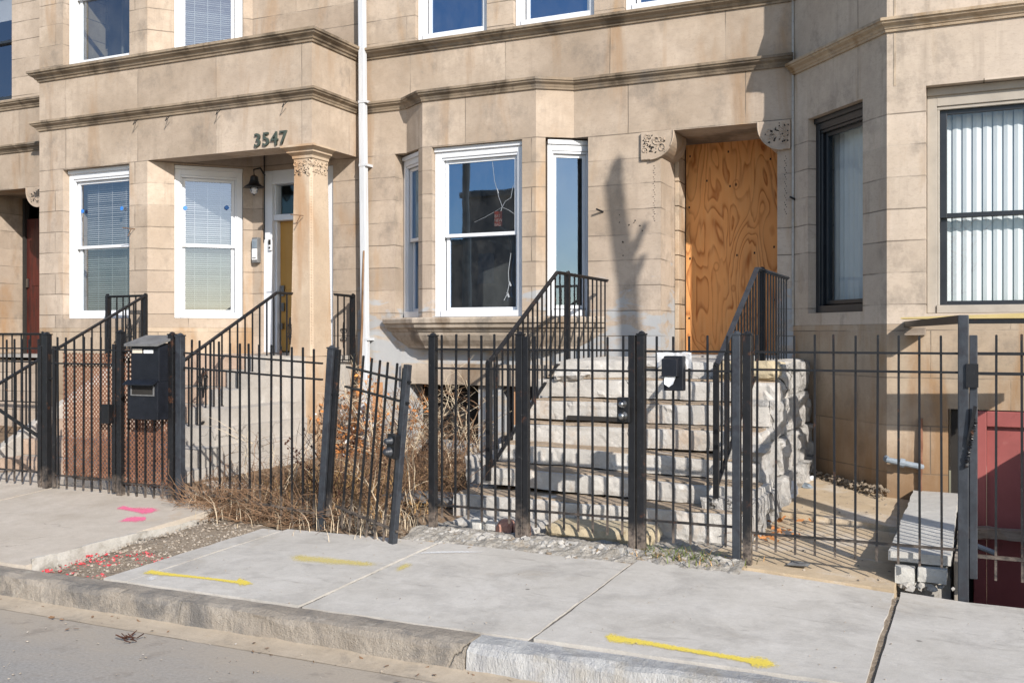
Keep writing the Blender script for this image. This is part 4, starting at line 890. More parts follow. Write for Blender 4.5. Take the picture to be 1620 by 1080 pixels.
# ------------------------------------------------------------- railings
def railing(name_label, pts, drop, n_list, post_at, scroll=None, r=.016, group='stair railings', bottom=True, bal=.007):
    """pts: polyline of the handrail (world); drop: height of balusters"""
    T = thing('stair_railing', name_label, 'railing', pts[0][:2]+(0,), group=group)
    m = MB()
    for a, b in zip(pts, pts[1:]): m.bar(a, b, .042, .018); m.bar((a[0], a[1], a[2]-.014), (b[0], b[1], b[2]-.014), .022, .014)
    m.build('handrail', M['iron_grey'] if 'worn' in name_label else M['iron'], T, bevel=.003)
    if bottom:
        m = MB()
        for a, b in zip(pts, pts[1:]): m.bar((a[0], a[1], a[2]-drop), (b[0], b[1], b[2]-drop), .03, .014)
        m.build('bottom_rail', M['iron'], T)
    for (a, b), n in zip(zip(pts, pts[1:]), n_list):
        for k in range(n):
            t = (k+.5)/n; p = Vector(a).lerp(Vector(b), t)
            m = MB(); m.bar((p.x, p.y, p.z-.01), (p.x, p.y, p.z-drop+.005), bal*2); m.build('baluster', M['iron'], T)
    for (p, dz) in post_at:
        m = MB(); m.bar((p[0], p[1], p[2]+.01), (p[0], p[1], p[2]-dz), .04); m.build('post', M['iron'], T)
        m = MB(); m.stone((p[0], p[1], p[2]+.015), .032, (1, 1, .5), 1, 2); m.build('post_cap', M['iron'], T)
    if scroll:
        for (c, ax) in scroll:
            m = MB(); zc = c[2]
            for sx in (-1, 1):
                for sz in (-1, 1):
                    pts2 = []
                    for i in range(12):
                        q = i/11; an = q*1.5*2*PI; rr_ = .034*(1-.7*q)
                        u = sx*(.04+rr_*math.cos(an)*1-.0); w = sz*(.05+rr_*math.sin(an))
                        pts2.append((c[0]+ax[0]*u, c[1]+ax[1]*u, zc+w))
                    m.tube(pts2, .0055, 5)
            m.bar((c[0], c[1], zc+.16), (c[0]+ax[0]*.02, c[1]+ax[1]*.02, zc), .012); m.bar((c[0], c[1], zc-.16), (c[0]+ax[0]*.02, c[1]+ax[1]*.02, zc), .012)
            m.bar((c[0], c[1], zc+.16), (c[0]-ax[0]*.02, c[1]-ax[1]*.02, zc), .012); m.bar((c[0], c[1], zc-.16), (c[0]-ax[0]*.02, c[1]-ax[1]*.02, zc), .012)
            m.build('scrollwork', M['iron'], T)
    return T
XA, XB = -3.70, -1.75
railing('black stair railing on the left of the crumbling steps, beside the bay window', [(XA, 7.47, 1.265), (XA, 8.98, 2.115), (XA, 10.42, 2.105)], .90, (14, 11), [((XA, 7.47, 1.265), .98), ((XA, 9.25, 2.11), 1.05)])
railing('worn black stair railing on the right of the crumbling steps, before the plywood', [(XB, 7.34, 1.27), (XB, 8.86, 2.09), (XB, 10.42, 2.085)], .90, (13, 11), [((XB, 7.34, 1.27), 1.0), ((XB, 9.1, 2.085), 1.05)])
for X_, pp in ((XA, 'left'), (XB, 'right')):
    pass
XC = -7.40
railing('black scrolled stair railing climbing to the porch column of number 3547', [(XC, 7.25, .93), (XC, 9.38, 2.0), (XC, 9.86, 2.0)], .80, (17, 4), [((XC, 7.25, .93), .75), ((XC, 9.86, 2.0), .78)], [((XC, 8.15, 1.0), (0, 1)), ((XC, 9.62, 1.55), (0, 1))])
XD = -9.45
railing('black scrolled stair railing left of the 3547 steps, ending before a white window', [(XD, 7.2, .93), (XD, 9.38, 2.0), (-10.12, 9.40, 2.0)], .80, (17, 6), [((XD, 7.2, .93), .75), ((XD, 9.38, 2.0), .78), ((-10.12, 9.40, 2.0), .85)], [((XD, 8.95, 1.35), (0, 1)), ((-9.72, 9.39, 1.55), (1, 0))])
railing('short black scrolled rail between porch column and downspout', [(-7.07, 10.06, 2.0), (-7.07, 10.46, 1.99)], .80, (3,), [((-7.07, 10.46, 1.99), .8)], [((-7.07, 10.25, 1.5), (0, 1))])
# ------------------------------------------------------------- fences
PK = {}
def picket_mesh(h, parent):
    m = MB(); s = .0068; m.box(-s, s, -s, s, 0, h); m.mesh([(-s, -s, h), (s, -s, h), (s, s, h), (-s, s, h), (0, 0, h+.004)], [(0, 1, 4), (1, 2, 4), (2, 3, 4), (3, 0, 4)])
    return m.build('picket', M['iron'], parent, local=True)
def fence(name, label, cat, group, p0, p1, zr, zt, zb, xs, lean=0, stiles=(), brace=None, rail_dz=0, rail=(.014, .026)):
    """p0,p1 plan ends (base z=0); zr rail heights; xs picket positions 0..L; stiles (x, z0, z1, w, mat)"""
    d = Vector((p1[0]-p0[0], p1[1]-p0[1])); L = d.length; a = math.atan2(d.y, d.x)
    T = thing(name, label, cat, (p0[0], p0[1], 0), (0, lean, a), group)
    for z in zr:
        m = MB(); m.bar((0, 0, z), (L, 0, z+rail_dz*L), rail[1], rail[0], up=(0, 0, 1)); m.build('rail', M['iron'], T, local=True)
    first = None
    for x in xs:
        j = rnd.uniform(-.006, .006)
        if first is None: first = picket_mesh(zt-zb, T); o = first; o.location = (x, 0, zb)
        else: o = dup(first, (x, 0, zb+rail_dz*x+j), T)
        o.rotation_euler = (rnd.uniform(-.006, .006), rnd.uniform(-.007, .007), 0)
    for (x, z0, z1, w, mt) in stiles:
        m = MB(); m.box(x-w/2, x+w/2, -w/2, w/2, z0, z1); st = m.build('post', M[mt], T, local=True, bevel=.004)
        if w > .049 and 'gate' not in name:
            m = MB(); m.box(x-w/2-.004, x+w/2+.004, -w/2-.004, w/2+.004, z1, z1+.012); m.lathe((x, 0, z1+.012), [(w*.5, 0), (w*.3, .012), (.002, .018)], 8); m.build('post_cap', M[mt], T, local=True)
    if brace:
        m = MB(); m.bar(brace[0], brace[1], .03, .016, up=(0, 1, 0)); m.build('brace', M['iron'], T, local=True)
    return T
def lin(a, b, n): return [lerp(a, b, (i+.5)/n) for i in range(n)]
FY = 6.55
railing('plain black railing at the far left edge before the dark red door', [(-12.6, 9.2, 1.52), (-11.02, 9.2, 1.52)], .9, (9,), [((-11.05, 9.2, 1.52), .9)])
GF = 'black iron fence panels'; GG = 'black iron gates'
fence('iron_gate', 'black iron gate with a diagonal brace at the far left edge', 'gate', GG, (-9.3, FY+.02), (-7.88, FY+.02), (1.375, 1.25, .22), 1.46, .11, lin(.0, 1.4, 13), brace=((.2, .0, 1.05), (1.36, .0, .55)), stiles=((1.38, .08, 1.4, .04, 'iron'),))
fence('iron_fence', 'stout black post with a rusty foot left of the mesh gate', 'fence', GF, (-7.85, FY), (-7.74, FY), (1.1,), 1.2, .9, (), stiles=((.035, .03, 1.5, .06, 'iron'),))
G1 = fence('iron_gate', 'black iron gate backed by rusty expanded metal mesh', 'gate', GG, (-7.74, FY), (-6.95, FY), (1.366, 1.24, .21), 1.48, .1, lin(.02, .76, 7), stiles=((.02, .1, 1.4, .03, 'iron'), (.775, .1, 1.42, .035, 'iron')))
F1 = fence('iron_fence', 'narrow mesh backed fence panel carrying the large black mailbox', 'fence', GF, (-6.95, FY), (-6.18, FY), (1.36, .19), 1.3, .07, lin(.1, .6, 5), stiles=((.06, .03, 1.52, .055, 'iron'), (.66, .02, 1.5, .055, 'iron'), (.75, .02, 1.49, .06, 'iron_grey')))
def mesh_panel(T, x0, x1, z0, z1, y):
    m = MB(); dx, dz = .042, .021; nx = int((x1-x0)/dx); nz = int((z1-z0)/dz); w = .0085
    for j in range(nz):
        for i in range(nx):
            x = x0+i*dx+(dx/2 if j % 2 else 0); z = z0+j*dz
            if noisy((x, z), 3.3, 2) > .47 and z > z1-.3: continue
            for s in (-1, 1):
                a = (x, z); b = (x+s*dx/2, z+dz)
                if b[0] < x0-.02 or b[0] > x1+.02: continue
                m.quad([(a[0]-w, y, a[1]-w*.5), (a[0]+w, y-.004, a[1]-w*.5), (b[0]+w, y-.004, b[1]+w*.5), (b[0]-w, y, b[1]+w*.5)])
    m.build('mesh_panel', M['rust'], T, local=True, solid=.003)
mesh_panel(G1, .11, .76, .2, 1.35, .02); mesh_panel(F1, .07, .63, .17, 1.38, .02)
def latch(T, x, z, y=-.03, knobs=True, mat='iron', kn='chrome'):
    m = MB(); m.box(x-.045, x+.045, y-.04, y+.01, z-.085, z+.085); l = m.build('latch_box', M[mat], T, local=True, bevel=.004)
    if knobs:
        for dz, r in ((.04, .026), (-.04, .03)):
            m = MB(); n = 14; vs = []; fs = []
            for (q, rr_) in ((0, r*1.1), (.012, r*1.1), (.016, r*.75), (.045, r*.8), (.055, r*.5)):
                for k in range(n): vs.append((x+rr_*math.cos(2*PI*k/n), y-.04-q, z+dz+rr_*math.sin(2*PI*k/n)))
            for i in range(4):
                for k in range(n): k2 = (k+1) % n; fs.append((i*n+k, i*n+k2, (i+1)*n+k2, (i+1)*n+k))
            fs.append(tuple(range(4*n, 5*n))); m.mesh(vs, fs); m.build('lock_knob', M[kn], l, local=True, smooth=True)
    return l
latch(G1, .73, .8, knobs=False)
# sagging panel, leaning post
fence('iron_fence', 'long sagging black fence panel in front of the dry grass', 'fence', GF, (-6.15, FY), (-4.63, 6.42), (1.348, 1.222, .17), 1.46, .06, lin(.02, 1.50, 13), rail_dz=-.045, stiles=())
fence('iron_fence', 'leaning black double post where the open gate hangs', 'fence', GF, (-4.655, 6.40), (-4.54, 6.40), (1.05,), 1.1, .98, (), lean=math.radians(4.2), stiles=((.03, -.05, 1.40, .055, 'iron_grey'), (.09, .1, 1.40, .035, 'iron')))
G2 = fence('iron_gate', 'tilted black iron gate standing ajar over the sidewalk', 'gate', GG, (-4.47, 6.36), (-3.77, 6.12), (1.27, 1.12, .19), 1.38, .05, lin(.03, .64, 6), lean=math.radians(7.2), stiles=((.70, -.0, 1.39, .045, 'iron_grey'), (.655, .02, 1.36, .014, 'iron')))
latch(G2, .665, .80, kn='iron_grey')
fence('iron_fence', 'black fence panel between the gap and the double posts before the steps', 'fence', GF, (-3.72, FY), (-2.985, FY), (1.395, 1.252, .225), 1.5, .13, lin(.03, .70, 6), stiles=((.01, .03, 1.49, .055, 'iron'), (.73, -.01, 1.5, .055, 'iron')))
G3 = fence('iron_gate', 'closed black iron gate with two metal locks before the crumbling steps', 'gate', GG, (-2.95, FY), (-2.13, FY), (1.395, 1.252, .24), 1.49, .12, lin(.03, .79, 7), stiles=((.01, .04, 1.49, .045, 'iron'), (.81, .0, 1.5, .05, 'iron')))
latch(G3, .765, .99)
F4 = fence('iron_fence', 'black fence panel holding a small mailbox wrapped in clear plastic', 'fence', GF, (-2.09, FY), (-1.42, FY), (1.39, 1.262, .24), 1.49, .1, lin(.06, .65, 5), stiles=((.015, -.04, 1.5, .055, 'iron'), (.665, -.05, 1.5, .053, 'iron_grey')))
F5 = fence('iron_fence', 'long black fence panel in front of the sandy courtyard', 'fence', GF, (-1.38, FY), (-.10, FY), (1.39, 1.276, .212), 1.5, .1, [X_at(p, FY)+1.38 for p in (1197, 1227, 1258, 1289, 1321, 1353, 1387, 1421, 1455, 1490)], stiles=((.025, -.05, 1.5, .055, 'iron'),))
# tall end post with the arm running back to the wall
PA = thing('gate_post', 'tall black post whose arm runs back to the pale stone wall', 'post', (-.07, FY, 0))
m = MB(); m.box(-.10, -.04, FY-.03, FY+.03, -.12, 1.62); m.build('post', M['iron_grey'], PA, bevel=.005)
m = MB(); m.bar((-.07, FY, 1.595), (-.555, 9.45, 1.595), .05, .05); m.build('arm', M['iron'], PA)
m = MB(); m.bar((-.36, 8.28, 1.605), (1.2, 8.28, 1.605), .035); m.build('cross_bar', M['iron'], PA)
m = MB(); m.box(-.56, -.40, 9.2, 9.44, 1.50, 1.565); m.build('wood_block', M['beam'], PA)
m = MB(); m.box(-.055, .012, FY-.045, FY-.03, 1.19, 1.33); m.bar((-.045, FY-.04, .85), (-.005, FY-.055, 1.08), .02); m.build('hinge', M['iron'], PA)
m = MB()
for i in range(18): 
    p = Vector((-.055, FY-.05, .72)).lerp(Vector((-.005, FY-.05, 1.0)), i/17); m.stone(p, .019, (1, 1, .6), i, 1)
m.build('chain', M['iron'], PA)
G6 = fence('iron_gate', 'black iron gate at the right edge before the red basement door', 'gate', GG, (-.025, FY), (1.1, FY), (1.39, 1.272, .185), 1.5, .05, [.13, .27, .41, .55, .69, .83, .97], stiles=((.01, .05, 1.5, .045, 'iron_grey'),), rail=(.018, .03))
m = MB(); m.prism([(-.53, 8.25, 1.625), (1.2, 8.25, 1.625), (1.2, 8.25, 1.69), (-.53, 8.25, 1.637)], (0, .33, 0)); tag(m.build('plank', M['yellowwood']), 'yellow treated plank laid along the black arm under the right window', 'plank')
# mailboxes
MBX = thing('mailbox', 'large black two part mailbox with a grey sloping lid', 'mailbox', (-6.6, 6.4, .65))
x0, x1, y0, y1 = -6.645, -6.305, 6.42, 6.60
m = MB(); m.box(x0+.01, x1-.01, y0, y1, 1.10, 1.43); m.box(x0-.005, x1-.005, y0-.02, y1, .775, 1.10); m.build('body', M['mailbox'], MBX, bevel=.006)
m = MB(); m.prism([(x0-.02, y0-.05, 1.405), (x0-.02, y0-.05, 1.425), (x0-.02, y1+.02, 1.50), (x0-.02, y1+.02, 1.48)], (x1-x0+.04, 0, 0)); m.build('lid', M['greymetal'], MBX)
m = MB(); m.box(x0+.03, x0+.14, y0-.004, y0, 1.345, 1.382); m.build('label_plate', plain('cream_label', (.6, .52, .42), (.68, .6, .5), .6, 9, 0), MBX)
m = MB(); m.box(x0+.16, x0+.265, y0-.004, y0, 1.345, 1.375); m.build('label_plate', M['paper'], MBX)
m = MB(); m.prism([(x0-.015, y0-.02, 1.115), (x0-.015, y0-.075, 1.08), (x0-.015, y0-.075, 1.072), (x0-.015, y0-.02, 1.10)][::-1], (x1-x0+.01, 0, 0)); m.build('slot_hood', M['mailbox'], MBX)
m = MB(); m.box(x0+.045, x1-.05, y0-.024, y0-.021, .99, 1.055); m.build('slot', M['dark'], MBX)
m = MB()
for a in ((x0+.035, x0+.045, .98, 1.065), (x1-.05, x1-.04, .98, 1.065)): m.box(a[0], a[1], y0-.03, y0-.021, a[2], a[3])
m.box(x0+.045, x1-.05, y0-.03, y0-.021, .98, .99); m.build('slot_frame', M['greymetal'], MBX)
SM = thing('mailbox', 'small black mailbox wrapped in clear plastic with a white paper in it', 'mailbox', (-1.87, 6.5, 1.1))
xa, xb = X_at(1049, 6.45), X_at(1080, 6.45); za, zb = Z_at(1060, 618, 6.45), Z_at(1060, 563, 6.45)
m = MB(); m.box(xa, xb, 6.46, 6.53, za, zb); m.build('body', M['mailbox'], SM, bevel=.006)
m = MB(); m.prism([(xa+.004, 6.455, zb-.01), (xa+.004, 6.40, zb-.02), (xa+.004, 6.395, lerp(za, zb, .42)), (xa+.004, 6.455, lerp(za, zb, .42))][::-1], (xb-xa-.028, 0, 0)); m.build('flap', M['mailbox'], SM, bevel=.003)
m = MB(); q = [(xa+.02, 6.418, lerp(za, zb, .44)), (xb-.035, 6.42, lerp(za, zb, .45)), (xb-.05, 6.39, lerp(za, zb, .2)), (xa+.055, 6.40, lerp(za, zb, .12)), (xa+.022, 6.405, lerp(za, zb, .2))]; m.prism(q, (.0, -.004, 0)); m.build('paper', M['paper'], SM)
m = MB(); vs = []; fs = []; nx, nz = 18, 10
for j in range(nz+1):
    for i in range(nx+1):
        u = i/nx; v = j/nz; x = lerp(xa-.065, xb+.04, u); hang = .075*(1-math.sin(PI*min(1, max(0, (u-.12)/.76)))**.6)*1.0+.02
        yy = lerp(6.60, 6.525, min(1, v*2)); z = zb+.022-max(0, v-.5)*2*hang*1.1+.012*noisy((x*3, v*4), 5); yy += .012*noisy((x, z), 30, 3)
        vs.append((x, yy, z))
for j in range(nz):
    for i in range(nx): k = j*(nx+1)+i; fs.append((k, k+1, k+nx+2, k+nx+1))
m.mesh(vs, fs); m.build('plastic_bag', M['film'], SM, smooth=True)
# ------------------------------------------------------------- right corner: retaining block, blocks, boards
RB = thing('retaining_wall', 'low cement topped wall between courtyard and red stairwell', 'wall', (-.3, 6.7, 0))
m = sheet('cement_top', None, (-.50, -.14), (6.72, 9.44), lambda x, y: .135+.006*noisy((x, y), 5), .06, .012, 2); m.build('cement_top', M['cmu'], RB)
m = MB(); m.rough_box(-.47, -.13, 6.8, 9.42, -.4, .08, .12, .012, 5, 3, .02); m.build('core', M['mortar'], RB)
for i in range(9):
    y0 = 6.74+i*.30; m = MB(); m.box(-.125+.004*(i % 3), -.09+.006*(i % 2), y0, y0+.285, -1.25, .10-.006*(i % 4)); m.build('board', M['woodup'], RB, bevel=.004)
for (x0, x1, y0, z0, z1) in ((-.465, -.345, 6.66, -.055, .055), (-.335, -.16, 6.68, -.04, .06)):
    m = MB(); m.rough_box(x0, x1, y0, y0+.14, z0, z1, .04, .004, 9, x0*9, .006); m.build('concrete_block', M['cmu'], RB)
m = MB()
for i in range(16): m.stone((-.42+.3*rnd.random(), 6.67+.06*rnd.random(), -.075+.02*rnd.random()), .02+.025*rnd.random(), (1.2, 1, .8), i)
m.build('rubble', M['mortar'], RB)
m = MB(); m.rough_box(-.08, 1.25, 9.22, 9.36, -.23, -.10, .08, .006, 4, 3, .02); tag(m.build('beam', M['beam']), 'weathered horizontal timber beam across the red stairwell', 'beam')
m = MB(); m.tube([(-.05, 9.12, -.23), (.14, 9.1, -.29)], .022, 8); tag(m.build('pipe', M['bluep']), 'short blue pipe stub beside the timber beam', 'pipe')
NS = thing('front_steps', 'pale stone stoop of the right house just beyond the red stairwell', 'steps', (2.3, 8.2, 0))
for i in range(6):
    m = MB(); m.rough_box(1.36, 3.4, 6.75+.29*i, 6.75+.29*i+.6 if i < 5 else 9.42, -1.2 if i == 5 else .0+.2*i-.25, .22+.2*i, .12, .006, 4, i, .01); m.build('step' if i < 5 else 'landing', M['step'], NS)
HB = thing('hose_pipe', 'blue painted pipe stub with a rusty upright on the shaded wall', 'pipe', (-.9, 9.6, .5))
px0 = (X_at(1403, 9.36), 9.36, Z_at(1403, 727, 9.36)); px1 = (X_at(1452, 9.38), 9.38, Z_at(1452, 737, 9.38))
m = MB(); m.tube([(px0[0]-.01, 9.47, px0[2]+.005), (px0[0]-.01, 9.40, px0[2]+.002), px0, px1, (X_at(1458, 9.42), 9.43, px1[2]-.01)], .026, 10); m.tube([Vector(px0).lerp(Vector(px1), .42), Vector(px0).lerp(Vector(px1), .58)], .04, 10); m.build('pipe', M['bluep'], HB, smooth=False)
m = MB(); xx = X_at(1456, 9.4)
m.rough_box(xx-.018, xx+.018, 9.40, 9.45, .1, .78, .03, .012, 9, 3, .006)
m.build('rusty_upright', M['rust'], HB)
# mortar rubble along wall foot of courtyard and fence foot
m = MB(); rr = random.Random(21)
for i in range(700):
    t = rr.random(); x = lerp(-1.66, -.72, t)+rr.uniform(-.04, .04); y = lerp(10.5, 9.4, t)-.04-abs(rr.gauss(0, .07)); s = .005+.028*rr.random()**4
    m.stone((x, y, .07+s*.4+max(0, .1*(1-abs(y-lerp(10.5, 9.4, t))*6))), s, (1.2, 1, .7), i)
o = m.build('wall_foot_rubble', M['gravel']); o['kind'] = 'stuff'; o['label'] = 'mortar rubble along the foot of the shaded wall'; o['category'] = 'rubble'
m = MB(); rr = random.Random(22)
for i in range(2600):
    x = rr.uniform(-3.75, -1.4); w = .17+.1*noisy((x, 0), 2.2); y = 6.5+rr.gauss(-.01, .085) ; s = .005+.04*rr.random()**4
    if y > 6.75: continue
    m.stone((x, y, gz(x, min(y, 6.5))-.04+s*.5+.05*max(0, 1-abs(y-6.52)*7)), s, (1.3, 1, .7), i)
o = m.build('fence_foot_rubble', M['mortar'])
m9 = MB()
for i in range(900):
    x = rr.uniform(-4.3, -1.38); y = 6.44+rr.gauss(0, .09)
    if y > 6.7: continue
    s = .004+.022*rr.random()**3; m9.stone((x, y, gz(x, min(y, 6.5))-.02+s*.4+.04*max(0, 1-abs(y-6.52)*7)), s, (1.4, 1, .6), i)
o9 = m9.build('dark_debris', M['gravel']); o9['kind'] = 'stuff'; o9['label'] = 'darker grit and dirt crumbs among the pale rubble under the fence'; o9['category'] = 'debris'
o = bpy.data.objects['fence_foot_rubble']; o['kind'] = 'stuff'; o['label'] = 'pale mortar rubble strewn under the fence before the crumbling steps'; o['category'] = 'rubble'
m = sheet('rubble_bed', None, (-3.85, -1.36), (6.27, 7.3), lambda x, y: gz(x, min(6.5, y))-.005+.05*max(0, 1-abs(y-6.56)*4.5)+.02*noisy((x, y), 9)+.014*noisy((x, y), 24, 3)-(.03 if y < 6.33 else 0), nx=90, ny=34); structure(m.build('rubble_bed', M['rubbledust']))
# bricks and stones under the first step
rr = random.Random(5)
for i, (px, py, s, mt, lab) in enumerate(((800, 822, .07, 'brick', 'pinkish broken brick left of the pair under the first step'), (826, 830, .06, 'brick', 'broken brick resting against the double fence post foot'), (782, 815, .06, 'cmu', 'grey broken stone under the left end of the first step'), (757, 818, .06, 'cmu', 'grey broken stone at the far left below the first step'))):
    Y = 6.75; x = X_at(px, Y); m = MB(); m.rough_box(x-s, x+s, Y-.05, Y+.07, .0, .11, .03, .014, 9, i, .015); tag(m.build('broken_stone' if mt == 'cmu' else 'broken_brick', M[mt]), lab, 'stone' if mt == 'cmu' else 'brick', 'broken bricks and stones under the first step')
m = MB(); m.rough_box(-2.95, -2.1, 6.86, 7.2, -.04, .09, .05, .02, 6, 2, .02); tag(m.build('stone_slab', M['yellowstone']), 'yellowish rough stone slab under the first crumbling step', 'stone')
m = MB(); m.rough_box(-3.75, -3.0, 6.9, 7.25, -.04, .06, .05, .025, 6, 3, .02); tag(m.build('stone_slab', M['mortar']), 'grey rough rubble stone under the left end of the first step', 'stone')
# gravel pebbles
m = MB(); m2 = MB(); rr = random.Random(9)
for i in range(1700):
    y = rr.uniform(4.66, 6.4); x = rr.uniform(-5.69, -5.06); s = .004+.013*rr.random()**3
    z = gz(x, y)-.035+.012*noisy((x, y), 3)+s*.3
    red = y < 5.35 and noisy((x, y), 3.5, 6) > -.12 and rr.random() < .55
    (m2 if red else m).stone((x, y, z), s, (1.2, 1, .7), i)
o = m.build('gravel', M['pebble']); o['kind'] = 'stuff'; o['label'] = 'loose grey gravel in the gap between the sidewalk slabs'; o['category'] = 'gravel'
o = m2.build('painted_gravel', M['redpebble']); o['kind'] = 'stuff'; o['label'] = 'gravel sprayed red beside the curb'; o['category'] = 'gravel'
m = MB(); rr = random.Random(77)
for i in range(260):
    x = rr.uniform(-1.55, -.5); y = rr.uniform(6.55, 9.6); s = .003+.010*rr.random()**3; m.stone((x, y, gz(x, 6.5)+.012+(.02*(y-6.5) if y < 8.15 else .048+.015*(y-6.5))+s*.3), s, (1.3, 1, .6), i)
o = m.build('courtyard_grit', M['pebble']); o['kind'] = 'stuff'; o['label'] = 'grit and crumbs scattered over the sandy courtyard'; o['category'] = 'grit'
m = MB()
for i in range(90):
    x = rr.uniform(-6.5, .2); y = rr.choice((rr.uniform(4.2, 4.42), rr.uniform(3., 4.4))); s = .008+.014*rr.random(); c_ = Vector((x, y, -.185)); a_ = Vector((rr.gauss(0, 1), rr.gauss(0, 1), rr.gauss(0, .25))).normalized()*s; b_ = Vector((rr.gauss(0, 1), rr.gauss(0, 1), rr.gauss(0, .25))).normalized()*s
    m.quad([c_-a_, c_+b_*.6, c_+a_, c_-b_*.6])
o = m.build('gutter_leaves', M['twig']); o['kind'] = 'stuff'; o['label'] = 'dead leaf scraps in the gutter'; o['category'] = 'leaves'
# street litter
m = MB(); rr = random.Random(31)
for i in range(420):
    x = rr.uniform(-6.5, 0); y = rr.uniform(2.9, 4.4); s = .003+.007*rr.random()**3; m.stone((x, y, -.19), s, (1.2, 1, .6), i)
for i in range(200):
    x = rr.uniform(-5, .8); y = rr.uniform(4.66, 6.4); s = .002+.005*rr.random()**3
    if -5.7 < x < -5.05: continue
    m.stone((x, y, gz(x, y)+.004), s, (1.2, 1, .6), i)
o = m.build('street_grit', M['pebble']); o['kind'] = 'stuff'; o['label'] = 'grit scattered over gutter and sidewalk'; o['category'] = 'grit'
m = MB()
for i in range(14):
    a = rr.random()*6; x, y = X_at(215, 4.15)+rr.gauss(0, .03), 4.12+rr.gauss(0, .02); L = .02+.05*rr.random()
    m.tube([(x, y, -.185), (x+L*math.cos(a), y+L*math.sin(a), -.175+.02*rr.random())], .003, 4)
tag(m.build('twig_clump', M['darktwig']), 'small clump of dark twigs lying in the gutter', 'twigs')
# paint marks
def mark(name, label, pts, mat, dz=.0035, cat='paint mark'):
    m = MB(); c = []
    for (px, py) in pts:
        z = -.03
        for _ in range(4):
            d = (CAMH-z)*F/(py-HY); u = d*(px-810)/F; x = u*CT-d*ST; y = u*ST+d*CT; z = gz(x, y)+(.02 if x < -5.7 else 0)
        c.append((x, y, z+dz))
    n = len(c)//2; lo_ = c[:n]; hi_ = c[n:][::-1]; me = bpy.data.meshes.new(name); vs = []; fs = []; cov = []
    for i in range(n):
        a, b = Vector(lo_[i]), Vector(hi_[i]); mid = (a+b)/2; e = 0. if i in (0, n-1) else 1.
        for t_, w_ in ((-.35, 0.), (.2, .75), (.5, 1.), (.8, .75), (1.35, 0.)): vs.append(tuple(a.lerp(b, t_))); cov.append(w_*e)
    for i in range(n-1):
        for k in range(4): fs.append((i*5+k, i*5+k+1, i*5+k+6, i*5+k+5))
    me.from_pydata(vs, [], fs); me.update()
    at = me.attributes.new('cover', 'FLOAT', 'POINT')
    for i, q in enumerate(cov): at.data[i].value = q
    me.materials.append(M[mat]); o = bpy.data.objects.new(name, me); COL.objects.link(o); tag(o, label, cat); return o
def stroke(pts, w):
    up = [(x, y-w*k) for (x, y, k) in pts]; lo = [(x, y+w*k) for (x, y, k) in reversed(pts)]; return lo[::-1]+up[::-1]
mark('painted_arrow', 'yellow spray painted arrow on the sidewalk nearest the gravel patch', stroke([(218, 907, .8), (240, 905, 1.5), (262, 908, 1.1), (300, 912, .8), (345, 917, .8), (374, 921, .9), (379, 920, 2.3), (390, 922, 1.5), (404, 924, .6)], 2.2), 'yellow')
mark('painted_arrow', 'large yellow spray painted arrow on the slab nearest the curb at right', stroke([(954, 1005, .6), (965, 1009, 1.5), (985, 1012, 1.3), (1010, 1015, 1), (1080, 1027, .8), (1150, 1039, .9), (1185, 1045, 1), (1190, 1046, 2.), (1212, 1049, 1.8), (1240, 1055, .5)], 3.8), 'yellow')
mark('painted_mark', 'faded yellow spray lettering smear on the sidewalk', stroke([(452, 881, .8), (475, 883, 1.2), (500, 885, 1), (520, 887, 1.2), (545, 889, .9), (575, 892, .8), (606, 894, .7)], 4), 'yellowfaint')
mark('painted_mark', 'short faded yellow spray mark beside the slab joint', stroke([(622, 902, .9), (635, 898, 1), (642, 895, 1), (656, 893, .6)], 3.6), 'yellowfaint')
mark('painted_mark', 'upper pink spray mark on the old slab before the mailbox', stroke([(180, 804, .6), (195, 803, 1), (210, 806, .9), (225, 808, 1.6), (240, 807, 1.3), (256, 806, .4)], 2.8), 'pink')
mark('painted_mark', 'lower pink spray mark on the old slab before the mailbox', stroke([(184, 825, .5), (200, 822, 1), (214, 821, 1.5), (230, 820, 1), (232, 819, .6)], 2.6), 'pink')
mark('painted_mark', 'small white smear on the slab below the leftmost yellow arrow', stroke([(228, 916, .6), (240, 915, 1), (254, 914, .7)], 3), 'whitespray')
mark('painted_line', 'thin white chalk line on the sidewalk below the tilted gate', stroke([(640, 876, .6), (680, 874, 1), (730, 873, 1), (785, 874, .6)], 1.3), 'whitespray')
# litter
for i, (px, py, Y, mt, lab) in enumerate(((1278, 757, 9.9, 'tarp', 'pale litter scrap lying far back in the courtyard'), (1275, 771, 9.5, 'bluep', 'blue plastic scrap in the shaded courtyard'), (1245, 775, 8.9, 'tarp', 'crumpled grey litter against the rough cheek wall'))):
    x = X_at(px, Y); z = .08; m = MB(); m.stone((x, Y, z+.03 if i < 2 else z+.08), .09 if i < 2 else .12, (1.3, .8, .35 if i < 2 else 1.1), i+2, 2); tag(m.build('litter', M[mt]), lab, 'litter')
m = MB(); m.rough_box(-1.12, -.97, 6.62, 6.72, .0, .02, .03, .008, 8, 3, .012); tag(m.build('litter', M['greymetal']), 'flat grey shard lying at the courtyard edge by the sidewalk', 'litter')
m = MB(); m.tube([(-4.1, 7.9, .1), (-3.75, 7.6, .1)], .03, 8); m.rough_box(-4.7, -3.95, 7.35, 7.75, .06, .12, .08, .012, 4, 2, .02); tag(m.build('metal_sheet', M['greymetal']), 'bent grey metal sheet lying in the gap left of the steps', 'metal sheet')
